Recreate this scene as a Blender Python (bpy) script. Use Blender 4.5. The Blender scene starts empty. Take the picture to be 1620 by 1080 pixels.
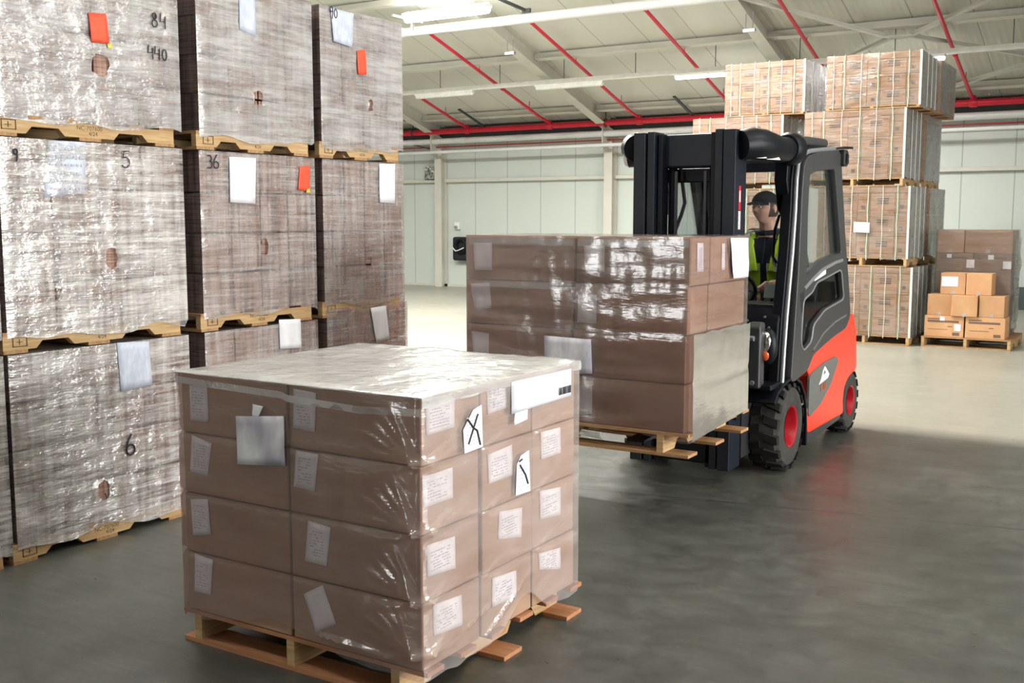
import bpy, bmesh, math, random
from mathutils import Vector, Matrix, noise
sc = bpy.context.scene
COL = sc.collection
PI = math.pi
R = math.radians
random.seed(7)

# ---------------------------------------------------------------- camera, world, exposure
cam_d = bpy.data.cameras.new('camera'); cam = bpy.data.objects.new('camera', cam_d); COL.objects.link(cam)
cam_d.lens = 37.78; cam_d.sensor_width = 36; cam_d.clip_end = 200
cam.location = (0, 0, 1.7); cam.rotation_euler = (PI/2-math.atan(195/1700), 0, R(32))
sc.camera = cam
sc.view_settings.view_transform = 'Standard'; sc.view_settings.look = 'None'
sc.view_settings.gamma = 1; sc.view_settings.use_curve_mapping = False
sc.view_settings.exposure = 0.3
w = bpy.data.worlds.new('world'); sc.world = w; w.use_nodes = True
w.node_tree.nodes['Background'].inputs[0].default_value = (.80, .90, 1, 1)
w.node_tree.nodes['Background'].inputs[1].default_value = 1.0
def area_light(name, loc, rot, sx, sy, power, col=(1, 1, 1), parent=None, spread=180):
    l = bpy.data.lights.new(name, 'AREA'); l.shape = 'RECTANGLE'; l.size = sx; l.size_y = sy
    l.energy = power; l.color = col; l.spread = R(spread)
    o = bpy.data.objects.new(name, l); COL.objects.link(o); o.location = loc; o.rotation_euler = rot; o.parent = parent
    return o
# daylight through the open dock door in the right-hand wall
area_light('dock_daylight', (7.85, 6.0, 2.3), (0, R(90), 0), 4.2, 7.0, 500, (1, .985, .96), spread=118)

# unseen door light behind the camera, added for highlights on the carried load
area_light('added_door_light', (-8.2, -7.9, 1.6), (R(90), 0, 0), 1.5, 3.1, 75, (1, .98, .95))

# ---------------------------------------------------------------- helpers
class MB:
    def __init__(s): s.v = []; s.f = []; s.m = []
    def add(s, vs, fs, mi=0):
        b = len(s.v); s.v += [tuple(p) for p in vs]
        for f in fs: s.f.append([b+i for i in f]); s.m.append(mi)
        return s
    def box(s, x0, x1, y0, y1, z0, z1, mi=0, M=None):
        vs = [Vector((x, y, z)) for z in (z0, z1) for y in (y0, y1) for x in (x0, x1)]
        if M: vs = [M @ v for v in vs]
        return s.add(vs, [(0, 2, 3, 1), (4, 5, 7, 6), (0, 1, 5, 4), (1, 3, 7, 5), (3, 2, 6, 7), (2, 0, 4, 6)], mi)
    def cbox(s, c, sz, mi=0, rot=None):
        M = Matrix.Translation(c) @ (rot.to_4x4() if rot else Matrix.Identity(4))
        return s.box(-sz[0]/2, sz[0]/2, -sz[1]/2, sz[1]/2, -sz[2]/2, sz[2]/2, mi, M)
    def tube(s, pts, r, n=12, mi=0, cap=True):
        pts = [Vector(p) for p in pts]; k = len(pts); rs = r if isinstance(r, (list, tuple)) else [r]*k
        vs = []; fs = []; up = None
        for i, p in enumerate(pts):
            t = (pts[min(i+1, k-1)]-pts[max(i-1, 0)]).normalized()
            if up is None: up = Vector((0, 0, 1)) if abs(t.z) < .9 else Vector((1, 0, 0))
            a = t.cross(up).normalized(); b = a.cross(t).normalized(); up = b
            for j in range(n):
                an = 2*PI*j/n; vs.append(p+a*math.cos(an)*rs[i]+b*math.sin(an)*rs[i])
        for i in range(k-1):
            for j in range(n): fs.append((i*n+j, i*n+(j+1) % n, (i+1)*n+(j+1) % n, (i+1)*n+j))
        if cap: fs.append(tuple(range(n))[::-1]); fs.append(tuple((k-1)*n+j for j in range(n)))
        return s.add(vs, fs, mi)
    def bar(s, pts, w_, h_, side=(1, 0, 0), mi=0):
        # rectangular section swept along points, w_ measured along 'side'
        pts = [Vector(p) for p in pts]; k = len(pts); sd = Vector(side).normalized(); vs = []; fs = []
        for i, p in enumerate(pts):
            t = (pts[min(i+1, k-1)]-pts[max(i-1, 0)]).normalized(); n_ = t.cross(sd).normalized()
            for a, b in ((-1, -1), (1, -1), (1, 1), (-1, 1)): vs.append(p+sd*a*w_/2+n_*b*h_/2)
        for i in range(k-1):
            for j in range(4): fs.append((i*4+j, i*4+(j+1) % 4, (i+1)*4+(j+1) % 4, (i+1)*4+j))
        fs.append((3, 2, 1, 0)); fs.append(tuple((k-1)*4+j for j in range(4)))
        return s.add(vs, fs, mi)
    def prism_x(s, poly, x0, x1, mi=0):      # polygon in (y,z) extruded along x
        n = len(poly); vs = [(x0, y, z) for y, z in poly]+[(x1, y, z) for y, z in poly]
        fs = [tuple(range(n)), tuple(range(n, 2*n))[::-1]]+[(i, i+n, (i+1) % n+n, (i+1) % n) for i in range(n)]
        return s.add(vs, fs, mi)
    def prism_y(s, poly, y0, y1, mi=0):      # polygon in (x,z)
        n = len(poly); vs = [(x, y0, z) for x, z in poly]+[(x, y1, z) for x, z in poly]
        fs = [tuple(range(n)), tuple(range(n, 2*n))[::-1]]+[(i, i+n, (i+1) % n+n, (i+1) % n) for i in range(n)]
        return s.add(vs, fs, mi)
    def lathe_x(s, prof, c, n=40, mi=0, cap=True):     # profile (x, r) turned about an x axis through c
        vs = []; fs = []; k = len(prof)
        for x, r in prof:
            for j in range(n):
                a = 2*PI*j/n; vs.append((c[0]+x, c[1]+r*math.cos(a), c[2]+r*math.sin(a)))
        for i in range(k-1):
            for j in range(n): fs.append((i*n+j, (i+1)*n+j, (i+1)*n+(j+1) % n, i*n+(j+1) % n))
        if cap: fs.append(tuple(range(n))); fs.append(tuple((k-1)*n+j for j in range(n))[::-1])
        return s.add(vs, fs, mi)
    def ball(s, c, r, n=14, mi=0, M=None):
        r = r if isinstance(r, tuple) else (r, r, r); vs = []; fs = []
        for i in range(n+1):
            th = PI*i/n
            for j in range(2*n):
                ph = PI*j/n; v = Vector((r[0]*math.sin(th)*math.cos(ph), r[1]*math.sin(th)*math.sin(ph), r[2]*math.cos(th)))
                if M: v = M @ v
                vs.append(v+Vector(c))
        for i in range(n):
            for j in range(2*n): fs.append((i*2*n+j, (i+1)*2*n+j, (i+1)*2*n+(j+1) % (2*n), i*2*n+(j+1) % (2*n)))
        return s.add(vs, fs, mi)
    def mesh(s, name, mats):
        me = bpy.data.meshes.new(name); me.from_pydata(s.v, [], s.f)
        for m in (mats if isinstance(mats, (list, tuple)) else [mats]): me.materials.append(m)
        me.polygons.foreach_set('material_index', s.m)
        bm = bmesh.new(); bm.from_mesh(me); bmesh.ops.remove_doubles(bm, verts=bm.verts, dist=1e-6)
        bmesh.ops.recalc_face_normals(bm, faces=bm.faces); bm.to_mesh(me); bm.free()
        return me
    def build(s, name, mats, parent=None, smooth=False, bevel=0, seg=2, loc=None):
        o = bpy.data.objects.new(name, s.mesh(name, mats)); COL.objects.link(o)
        return finish(o, parent, smooth, bevel, seg, loc)
def finish(o, parent=None, smooth=False, bevel=0, seg=2, loc=None):
    o.parent = parent
    if loc: o.location = loc
    me = o.data
    if smooth or bevel:
        me.polygons.foreach_set('use_smooth', [True]*len(me.polygons))
        if not all(p.use_smooth for p in me.polygons): pass
        try: me.set_sharp_from_angle(angle=R(35))
        except Exception: pass
    if bevel:
        b = o.modifiers.new('bevel', 'BEVEL'); b.width = bevel; b.segments = seg; b.limit_method = 'ANGLE'; b.angle_limit = R(40); b.harden_normals = True
    return o
LABELS = set()
def tag(o, label, cat, group=None, kind=None):
    if label:
        if label in LABELS: print('DUPLABEL', label)
        if not 4 <= len(label.split()) <= 16: print('LABELLEN', len(label.split()), label)
        LABELS.add(label); o['label'] = label
    if cat: o['category'] = cat
    if group: o['group'] = group
    if kind: o['kind'] = kind
    return o
def empty(name, loc, label, cat, group=None, rz=0):
    o = bpy.data.objects.new(name, None); COL.objects.link(o); o.location = loc; o.rotation_euler.z = rz; o.empty_display_size = .1
    return tag(o, label, cat, group)
def struct(o, label=None):
    o['kind'] = 'structure'
    if label: o['label'] = label
    return o
def poly_mesh(name, outer, holes, depth, mat, xform, bevel=0):
    # outline with holes (2D) filled and thickened, placed with xform
    cu = bpy.data.curves.new(name, 'CURVE'); cu.dimensions = '2D'; cu.fill_mode = 'BOTH'; cu.extrude = depth/2; cu.bevel_depth = bevel; cu.bevel_resolution = 2
    for pts in [outer]+holes:
        sp = cu.splines.new('POLY'); sp.points.add(len(pts)-1); sp.use_cyclic_u = True
        for p, q in zip(sp.points, pts): p.co = (q[0], q[1], 0, 1)
    tmp = bpy.data.objects.new(name, cu); COL.objects.link(tmp)
    me = bpy.data.meshes.new_from_object(tmp.evaluated_get(bpy.context.evaluated_depsgraph_get()))
    bpy.data.objects.remove(tmp); bpy.data.curves.remove(cu)
    me.name = name; me.materials.clear(); me.materials.append(mat); me.transform(xform)
    return me
def obj(name, me, parent=None, smooth=False):
    o = bpy.data.objects.new(name, me); COL.objects.link(o); o.parent = parent
    if smooth: finish(o, parent, True)
    return o
def text_mesh(txt, size, mat, xform, depth=.001, shear=0, bold=0):
    cu = bpy.data.curves.new('text', 'FONT'); cu.body = txt; cu.size = size; cu.extrude = depth; cu.shear = shear; cu.align_x = 'CENTER'; cu.align_y = 'CENTER'; cu.offset = bold; cu.resolution_u = 3
    tmp = bpy.data.objects.new('text', cu); COL.objects.link(tmp)
    me = bpy.data.meshes.new_from_object(tmp.evaluated_get(bpy.context.evaluated_depsgraph_get()))
    bpy.data.objects.remove(tmp); bpy.data.curves.remove(cu); me.materials.clear(); me.materials.append(mat); me.transform(xform)
    return me
def round_poly(pts, r=.02, n=4):
    out = []; k = len(pts)
    for i in range(k):
        a, p, b = (Vector(pts[(i+d) % k]) for d in (-1, 0, 1))
        u, v = (a-p), (b-p); rr = min(r, u.length*.45, v.length*.45); u.normalize(); v.normalize()
        s, e = p+u*rr, p+v*rr
        for j in range(n+1):
            t = j/n; out.append(tuple(s*(1-t)**2+p*2*t*(1-t)+e*t*t))
    return out
FX = Matrix(((0, 0, 1, 0), (1, 0, 0, 0), (0, 1, 0, 0), (0, 0, 0, 1)))     # (u,v) -> (y,z), on a +X face
FY = Matrix(((1, 0, 0, 0), (0, 0, -1, 0), (0, 1, 0, 0), (0, 0, 0, 1)))    # (u,v) -> (x,z), on a -Y face

# ---------------------------------------------------------------- materials
def new_mat(name):
    m = bpy.data.materials.new(name); m.use_nodes = True; nt = m.node_tree; nt.nodes.clear()
    return m, nt
def N(nt, t, **kw):
    n = nt.nodes.new(t)
    for k, v in kw.items():
        if k.startswith('i_'):
            n.inputs[int(k[2:])].default_value = v
        else: setattr(n, k, v)
    return n
def L(nt, a, b): nt.links.new(a, b)
def coords(nt, scale=(1, 1, 1), rand=False, loc=None):
    tc = N(nt, 'ShaderNodeTexCoord'); mp = N(nt, 'ShaderNodeMapping'); mp.inputs['Scale'].default_value = scale
    if loc: mp.inputs['Location'].default_value = loc
    src = tc.outputs['Object']
    if rand:
        oi = N(nt, 'ShaderNodeObjectInfo'); ad = N(nt, 'ShaderNodeVectorMath', operation='MULTIPLY_ADD')
        ad.inputs[1].default_value = (37, 23, 11)
        L(nt, oi.outputs['Random'], ad.inputs[0]); L(nt, src, ad.inputs[2]); src = ad.outputs[0]
    L(nt, src, mp.inputs['Vector']); return mp.outputs[0]
def nz(nt, vec, scale=5, detail=4, rough=.55):
    n = N(nt, 'ShaderNodeTexNoise'); n.inputs['Scale'].default_value = scale; n.inputs['Detail'].default_value = detail; n.inputs['Roughness'].default_value = rough
    if vec: L(nt, vec, n.inputs['Vector'])
    return n.outputs['Fac']
def ramp(nt, fac, stops):
    r = N(nt, 'ShaderNodeValToRGB'); e = r.color_ramp.elements
    while len(e) < len(stops): e.new(.5)
    for i, (p, c) in enumerate(stops): e[i].position = p; e[i].color = (*c, 1) if len(c) == 3 else c
    L(nt, fac, r.inputs[0]); return r.outputs[0]
def math_(nt, op, a, b=None, c=None, clamp=False):
    n = N(nt, 'ShaderNodeMath', operation=op); n.use_clamp = clamp
    for i, x in enumerate((a, b, c)):
        if x is None: continue
        if isinstance(x, (int, float)): n.inputs[i].default_value = x
        else: L(nt, x, n.inputs[i])
    return n.outputs[0]
def bump(nt, h, strength=.3, dist=.01, norm=None):
    b = N(nt, 'ShaderNodeBump'); b.inputs['Strength'].default_value = strength; b.inputs['Distance'].default_value = dist; L(nt, h, b.inputs['Height'])
    if norm: L(nt, norm, b.inputs['Normal'])
    return b.outputs[0]
def principled(nt, col=None, rough=.5, metal=0, spec=.5, normal=None):
    p = N(nt, 'ShaderNodeBsdfPrincipled')
    if col is not None:
        if isinstance(col, tuple): p.inputs['Base Color'].default_value = (*col, 1)
        else: L(nt, col, p.inputs['Base Color'])
    if isinstance(rough, (int, float)): p.inputs['Roughness'].default_value = rough
    else: L(nt, rough, p.inputs['Roughness'])
    p.inputs['Metallic'].default_value = metal; p.inputs['Specular IOR Level'].default_value = spec
    if normal: L(nt, normal, p.inputs['Normal'])
    return p
def out(nt, sh):
    o = N(nt, 'ShaderNodeOutputMaterial'); L(nt, sh, o.inputs['Surface'])
def simple(name, col, rough=.5, metal=0, spec=.5, var=.08, scale=8, bmp=0, bscale=60):
    m, nt = new_mat(name); v = coords(nt); f = nz(nt, v, scale)
    lo = tuple(max(0, c*(1-var)) for c in col); hi = tuple(min(1, c*(1+var)) for c in col)
    n_ = bump(nt, nz(nt, v, bscale, 3), bmp, .005) if bmp else None
    p = principled(nt, ramp(nt, f, [(.3, lo), (.7, hi)]), rough, metal, spec, n_); out(nt, p.outputs[0]); return m
def emis(name, col, s):
    m, nt = new_mat(name); e = N(nt, 'ShaderNodeEmission'); e.inputs[0].default_value = (*col, 1); e.inputs[1].default_value = s; out(nt, e.outputs[0]); return m

def kraft(name, lo, hi, stripe=0., rough=.75, spec=.25):
    m, nt = new_mat(name); v = coords(nt, rand=True)
    f = nz(nt, v, 3, 5, .6); base = ramp(nt, f, [(.3, lo), (.7, hi)])
    oi = N(nt, 'ShaderNodeObjectInfo'); hs = N(nt, 'ShaderNodeHueSaturation')
    L(nt, math_(nt, 'MULTIPLY_ADD', oi.outputs['Random'], .16, .92), hs.inputs['Value']); L(nt, base, hs.inputs['Color'])
    v2 = coords(nt, (90, 90, 2.5)); n_ = bump(nt, nz(nt, v2, 1, 2), .12, .004)
    p = principled(nt, hs.outputs[0], rough, 0, spec, n_); out(nt, p.outputs[0]); return m
M_kraft = kraft('kraft_cardboard', (.38, .235, .155), (.45, .285, .195))
M_kraft2 = kraft('orange_kraft_cardboard', (.52, .28, .14), (.62, .36, .19))
M_kraftdk = kraft('dark_kraft_cardboard', (.23, .15, .105), (.28, .19, .14))
def corr():
    m, nt = new_mat('corrugated_edge_cardboard'); v = coords(nt, rand=True)
    hl = nz(nt, coords(nt, (5, 5, 130), True), 1, 3, .7); vb = nz(nt, coords(nt, (26, 26, 1.2), True), 1, 3, .6)
    a = math_(nt, 'MULTIPLY', hl, vb)
    c = ramp(nt, a, [(.12, (.08, .045, .035)), (.24, (.30, .18, .14)), (.38, (.50, .34, .27))])
    p = principled(nt, c, .8, 0, .2, bump(nt, hl, .4, .004)); out(nt, p.outputs[0]); return m
M_corr = corr()
def film(name, haze_lo, haze_hi, gloss=.14, rough=.12, tint=(.95, .95, .95), hcol=(.80, .80, .82), sx=(7, 7, 60), bm=.5, bscale=1., vert=0., con=0.):
    m, nt = new_mat(name)
    a = nz(nt, coords(nt, sx), 1, 5, .65); b = nz(nt, coords(nt), 3.2, 4, .6)
    f = math_(nt, 'ADD', math_(nt, 'MULTIPLY', a, .6), math_(nt, 'MULTIPLY', b, .4))
    if vert:
        c = nz(nt, coords(nt, (24, 24, 1.6)), 1, 3, .6); f = math_(nt, 'ADD', math_(nt, 'MULTIPLY', f, 1-vert), math_(nt, 'MULTIPLY', c, vert))
    fac = N(nt, 'ShaderNodeMapRange'); fac.inputs[1].default_value = .36+con; fac.inputs[2].default_value = .62-con; fac.inputs[3].default_value = haze_lo; fac.inputs[4].default_value = haze_hi
    L(nt, f, fac.inputs[0])
    h1 = nz(nt, coords(nt, (5*bscale, 5*bscale, 22*bscale)), 1, 4, .6); h2 = nz(nt, coords(nt, (30*bscale, 30*bscale, 30*bscale)), 1, 3)
    nr = bump(nt, math_(nt, 'ADD', h1, math_(nt, 'MULTIPLY', h2, .25)), bm, .02)
    tr = N(nt, 'ShaderNodeBsdfTransparent'); tr.inputs[0].default_value = (*tint, 1)
    df = N(nt, 'ShaderNodeBsdfDiffuse'); df.inputs[0].default_value = (*hcol, 1); L(nt, nr, df.inputs['Normal'])
    m1 = N(nt, 'ShaderNodeMixShader'); L(nt, fac.outputs[0], m1.inputs[0]); L(nt, tr.outputs[0], m1.inputs[1]); L(nt, df.outputs[0], m1.inputs[2])
    gl = N(nt, 'ShaderNodeBsdfGlossy'); gl.inputs['Roughness'].default_value = rough; gl.inputs[0].default_value = (1, 1, 1, 1); L(nt, nr, gl.inputs['Normal'])
    lw = N(nt, 'ShaderNodeLayerWeight'); lw.inputs[0].default_value = .25; L(nt, nr, lw.inputs['Normal'])
    g = math_(nt, 'MULTIPLY_ADD', lw.outputs['Fresnel'], .7, gloss, clamp=True)
    m2 = N(nt, 'ShaderNodeMixShader'); L(nt, g, m2.inputs[0]); L(nt, m1.outputs[0], m2.inputs[1]); L(nt, gl.outputs[0], m2.inputs[2]); out(nt, m2.outputs[0])
    return m
M_film_left = film('layered_stretch_film', .06, .78, .15, .16, hcol=(.88, .85, .82), sx=(2.6, 2.6, 48), bm=.75, vert=.22, con=.03)  # white haze is film layering plus painted lamp highlights
M_film_brown = film('thin_layered_stretch_film', .03, .50, .13, .16, hcol=(.85, .80, .78), sx=(2.6, 2.6, 55), bm=.65, vert=.3, con=.02)
M_film_top = film('milky_stretch_film', .22, .72, .14, .2, hcol=(.72, .70, .69), sx=(2.4, 2.4, 30), bm=.7, vert=.15, con=.03)
M_film_fg = film('clear_stretch_film', .06, .17, .09, .12, tint=(.97, .92, .94), hcol=(.74, .62, .60), sx=(3, 3, 9), bm=.30, bscale=.6)
M_film_lit = film('lit_side_stretch_film', .14, .34, .10, .14, tint=(.97, .94, .94), hcol=(.86, .76, .72), sx=(3, 3, 9), bm=.32, bscale=.6)  # extra haze paints in the light falling on the right face
M_film_fork = film('shiny_stretch_film', .04, .14, .13, .14, tint=(.86, .80, .80), hcol=(.60, .52, .50), sx=(3, 3, 9), bm=.25, bscale=.5)
M_film_far = film('crinkled_stretch_film', .02, .26, .07, .18, hcol=(.80, .76, .72), sx=(6, 6, 20), bm=.6)
M_film_side = film('shaded_side_film', .0, .08, .05, .18, tint=(.8, .8, .84), hcol=(.5, .5, .55), sx=(6, 6, 20), bm=.5)  # shade of the gaps between stacks, put into the film colour
M_cover = film('white_cover_sheet', .58, .80, .12, .16, hcol=(.70, .70, .68), sx=(5, 5, 5), bm=.6, bscale=.9)
M_tape = film('translucent_tape', .35, .5, .05, .3, hcol=(.75, .72, .70), sx=(4, 4, 4), bm=.1)

def paper(name, base=(.78, .79, .83), ink=(.42, .41, .47), amt=.5, scale=14):
    m, nt = new_mat(name); v = coords(nt, (1, 1, .5), True); f = nz(nt, v, scale, 3, .5)
    c = ramp(nt, f, [(.35, base), (.62, tuple(b*(1-amt)+i*amt for b, i in zip(base, ink)))])
    p = principled(nt, c, .6, 0, .3); out(nt, p.outputs[0]); return m
M_paper = paper('label_paper', (.93, .93, .96), (.62, .61, .68), .3)
M_paper_smear = paper('smeared_print_paper', (.82, .82, .86), (.22, .20, .30), .6, 9)
M_paper_pale = paper('faintly_smeared_paper', (.84, .86, .90), (.45, .48, .56), .35, 7)
M_paper_blue = paper('pale_blue_paper', (.66, .70, .80), (.40, .44, .55), .5, 30)
M_ink = simple('black_ink', (.02, .02, .03), .6)
M_brownink = simple('brown_burnt_ink', (.12, .075, .04), .8)
M_greyink = simple('grey_print', (.50, .50, .56), .7)
M_red_paper = simple('orange_red_paper', (.80, .09, .035), .55, var=.15, scale=20)
M_yellow_paper = simple('yellow_paper', (.65, .60, .10), .5)
def wood(name, lo, hi, sc_=(3, 3, 30)):
    m, nt = new_mat(name); v = coords(nt, sc_, True); f = nz(nt, v, 2, 5, .6)
    k = nz(nt, coords(nt, (1, 1, 1), True), 9, 2)
    c = ramp(nt, f, [(.3, lo), (.7, hi)])
    p = principled(nt, c, .75, 0, .2, bump(nt, f, .25, .004)); out(nt, p.outputs[0]); return m
M_wood = wood('pine_wood', (.42, .26, .12), (.60, .42, .22), (3, 3, 40))
M_woodb = wood('weathered_board_wood', (.30, .17, .08), (.50, .30, .15), (2, 25, 25))
M_woodr = wood('reddish_board_wood', (.40, .18, .085), (.55, .27, .14), (2, 25, 25))

def floor_mat():
    m, nt = new_mat('polished_concrete'); v = coords(nt)
    a = nz(nt, v, .55, 6, .62); b = nz(nt, v, 6, 6, .7); c = nz(nt, v, 55, 3, .6)
    f = math_(nt, 'ADD', math_(nt, 'ADD', math_(nt, 'MULTIPLY', a, .55), math_(nt, 'MULTIPLY', b, .33)), math_(nt, 'MULTIPLY', c, .12))
    col = ramp(nt, f, [(.36, (.046, .047, .040)), (.5, (.082, .083, .073)), (.64, (.145, .147, .130))])
    # sawn joint between two slabs: line y = 6.49 + .195 x
    sx = N(nt, 'ShaderNodeSeparateXYZ'); L(nt, v, sx.inputs[0])
    d = math_(nt, 'ABSOLUTE', math_(nt, 'SUBTRACT', math_(nt, 'SUBTRACT', sx.outputs[1], math_(nt, 'MULTIPLY', sx.outputs[0], .195)), 6.49))
    j = math_(nt, 'LESS_THAN', d, .006)
    mx = N(nt, 'ShaderNodeMix', data_type='RGBA'); L(nt, j, mx.inputs[0]); L(nt, col, mx.inputs[6]); mx.inputs[7].default_value = (.03, .03, .028, 1)
    # floor colour turns paler towards the back wall
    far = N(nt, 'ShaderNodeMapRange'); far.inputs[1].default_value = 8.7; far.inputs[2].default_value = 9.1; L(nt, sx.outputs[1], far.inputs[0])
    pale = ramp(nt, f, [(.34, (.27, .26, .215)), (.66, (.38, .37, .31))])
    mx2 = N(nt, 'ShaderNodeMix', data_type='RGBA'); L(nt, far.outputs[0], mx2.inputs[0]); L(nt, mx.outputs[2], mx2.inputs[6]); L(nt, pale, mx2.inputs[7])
    scr = nz(nt, coords(nt, (2, 18, 1), loc=(3, 1, 0)), 1.4, 5, .7)
    r = ramp(nt, math_(nt, 'ADD', math_(nt, 'MULTIPLY', b, .5), math_(nt, 'MULTIPLY', scr, .5)), [(.35, (.26,)*3), (.65, (.46,)*3)])
    p = principled(nt, mx2.outputs[2], r, 0, .5, bump(nt, b, .08, .01)); out(nt, p.outputs[0]); return m
M_floor = floor_mat()
def panel_mat(name, col, pitch=.93, phase=0., rib=.0, ribp=.1, rough=.45, seamd=.6):
    m, nt = new_mat(name); v = coords(nt); sx = N(nt, 'ShaderNodeSeparateXYZ'); L(nt, v, sx.inputs[0])
    fr = math_(nt, 'FRACT', math_(nt, 'MULTIPLY_ADD', sx.outputs[0], 1/pitch, phase+100))
    seam = math_(nt, 'LESS_THAN', fr, .022)
    a = nz(nt, v, .7, 4); base = ramp(nt, a, [(.3, tuple(c*.95 for c in col)), (.7, col)])
    mx = N(nt, 'ShaderNodeMix', data_type='RGBA'); L(nt, seam, mx.inputs[0]); L(nt, base, mx.inputs[6]); mx.inputs[7].default_value = (*[c*seamd for c in col], 1)
    wv = math_(nt, 'PINGPONG', sx.outputs[0], ribp/2)
    ht = math_(nt, 'SUBTRACT', math_(nt, 'MULTIPLY', wv, 1/ribp), math_(nt, 'MULTIPLY', seam, 1.0))
    p = principled(nt, mx.outputs[2], rough, 0, .4, bump(nt, ht, rib, .02)); out(nt, p.outputs[0]); return m
M_wall = panel_mat('pale_green_wall_panels', (.60, .645, .60), .93, 0, .06, .05)
M_ceil = panel_mat('cream_roof_panels', (.68, .675, .605), .93, .3, .02, .06)
M_ribceil = panel_mat('ribbed_roof_panels', (.60, .60, .52), .93, .3, .8, .11)
M_steel = simple('cream_painted_steel', (.60, .59, .52), .5, 0, .4, .05, 3)
M_white_pipe = simple('white_lagged_pipe', (.74, .75, .74), .35, 0, .5, .04, 3)
M_redpipe = simple('red_sprinkler_paint', (.62, .012, .035), .35, 0, .5, .08, 6)
M_darkmetal = simple('dark_galvanised_steel', (.06, .065, .07), .5, .4)
M_galv = simple('galvanised_steel', (.45, .46, .46), .4, .8)
M_kerb = simple('dark_kerb_paint', (.07, .085, .085), .6)
M_orange = simple('orange_red_lacquer', (.86, .050, .022), .3, 0, .5, .03, 3)
M_rim = simple('deep_red_rim_paint', (.38, .005, .014), .35, 0, .5, .06)
M_black = simple('black_lacquer', (.006, .007, .010), .42, 0, .2, .1)
M_navy = simple('mast_blue_black_steel', (.006, .009, .017), .45, .1, .5, .1)
M_blackm = simple('black_matt_plastic', (.016, .016, .018), .6, 0, .4, .1, 12, .1)
M_grey = simple('anthracite_lacquer', (.042, .042, .044), .38, 0, .5, .04)
M_greyp = simple('grey_side_panel', (.12, .125, .115), .45, 0, .5, .04)
M_silver = simple('silver_grey_trim', (.33, .34, .35), .3, .5, .5, .04)
M_chrome = simple('chrome', (.75, .75, .75), .12, 1)
M_rubber = simple('tyre_rubber', (.014, .013, .012), .75, 0, .3, .25, 20, .3, 80)
M_rubbers = simple('tyre_sidewall', (.045, .043, .038), .8, 0, .3, .3, 14, .3, 60)
M_whitep = simple('white_sticker', (.80, .80, .80), .4)
M_red = simple('red_sticker', (.65, .02, .03), .4)
M_orlens = simple('orange_lens', (.55, .10, .03), .15)
M_seat = simple('black_seat_cloth', (.02, .02, .022), .85, 0, .2, .2, 30, .3)
M_strapg = simple('pale_green_strap', (.50, .70, .52), .4)
M_strapw = simple('white_strap', (.80, .80, .74), .4)
M_print = simple('faded_black_print', (.17, .11, .085), .8)
def glass(name, tint=(.9, .92, .92), gl=.06):
    m, nt = new_mat(name); t = N(nt, 'ShaderNodeBsdfTransparent'); t.inputs[0].default_value = (*tint, 1)
    g = N(nt, 'ShaderNodeBsdfGlossy'); g.inputs['Roughness'].default_value = .03
    lw = N(nt, 'ShaderNodeLayerWeight'); lw.inputs[0].default_value = .3
    x = N(nt, 'ShaderNodeMixShader'); L(nt, math_(nt, 'MULTIPLY_ADD', lw.outputs['Fresnel'], .6, gl, clamp=True), x.inputs[0]); L(nt, t.outputs[0], x.inputs[1]); L(nt, g.outputs[0], x.inputs[2]); out(nt, x.outputs[0]); return m
M_glass = glass('clear_glass', gl=.015); M_glassdk = glass('tinted_glass', (.28, .28, .29), .08)
M_tube = emis('lit_lamp_tube', (1, 1, .98), 14)
M_tube_off = simple('unlit_lamp_cover', (.72, .72, .66), .35)

# ---------------------------------------------------------------- the hall
YW = 22.1; SL = .3; E0 = 3.9
def rz(y, off=0): return E0-off+SL*(YW-y)
XL, XR, YB, YR = -26, 8, -8, 7.0
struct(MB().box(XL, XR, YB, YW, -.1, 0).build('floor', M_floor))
struct(MB().box(XL, XR, YW, YW+.1, 0, 4.05).build('wall_back', M_wall))
struct(MB().box(XL, -9.0, YB-.1, YB, 0, 4.2).box(-7.4, XR, YB-.1, YB, 0, 4.2).box(-9.0, -7.4, YB-.1, YB, 3.2, 4.2).build('wall_front', M_wall))  # door opening added to go with the light behind the camera
struct(MB().box(XL-.1, XL, YB, YW, 0, 9).build('wall_left', M_wall))
wr = MB().box(XR, XR+.1, YB, 2.5, 0, 9).box(XR, XR+.1, 9.5, YW, 0, 9).box(XR, XR+.1, 2.5, 9.5, 4.4, 9)
struct(wr.build('wall_right', M_wall))
zt = rz(YR)
def slope_slab(mb, x0, x1, y0, z0, y1, z1, t=.1):
    mb.add([(x0, y0, z0), (x1, y0, z0), (x1, y1, z1), (x0, y1, z1), (x0, y0, z0+t), (x1, y0, z0+t), (x1, y1, z1+t), (x0, y1, z1+t)],
           [(0, 1, 2, 3), (7, 6, 5, 4), (0, 4, 5, 1), (1, 5, 6, 2), (2, 6, 7, 3), (3, 7, 4, 0)])
c1 = MB(); slope_slab(c1, XL, -6.35, YR, zt, YW+.1, rz(YW+.1)); slope_slab(c1, XL, XR, YB-.1, E0, YR, zt)
struct(c1.build('ceiling', M_ceil))
c2 = MB(); slope_slab(c2, -6.35, XR, YR, zt, YW+.1, rz(YW+.1)); struct(c2.build('ceiling', M_ribceil))
# kerb at wall foot
struct(MB().box(-9, XR, YW-.16, YW-.001, 0, .42).build('baseboard_back', M_kerb))
struct(MB().box(XL, -9.001, YW-.04, YW-.001, 0, .06).build('trim_1', M_steel))
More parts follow.
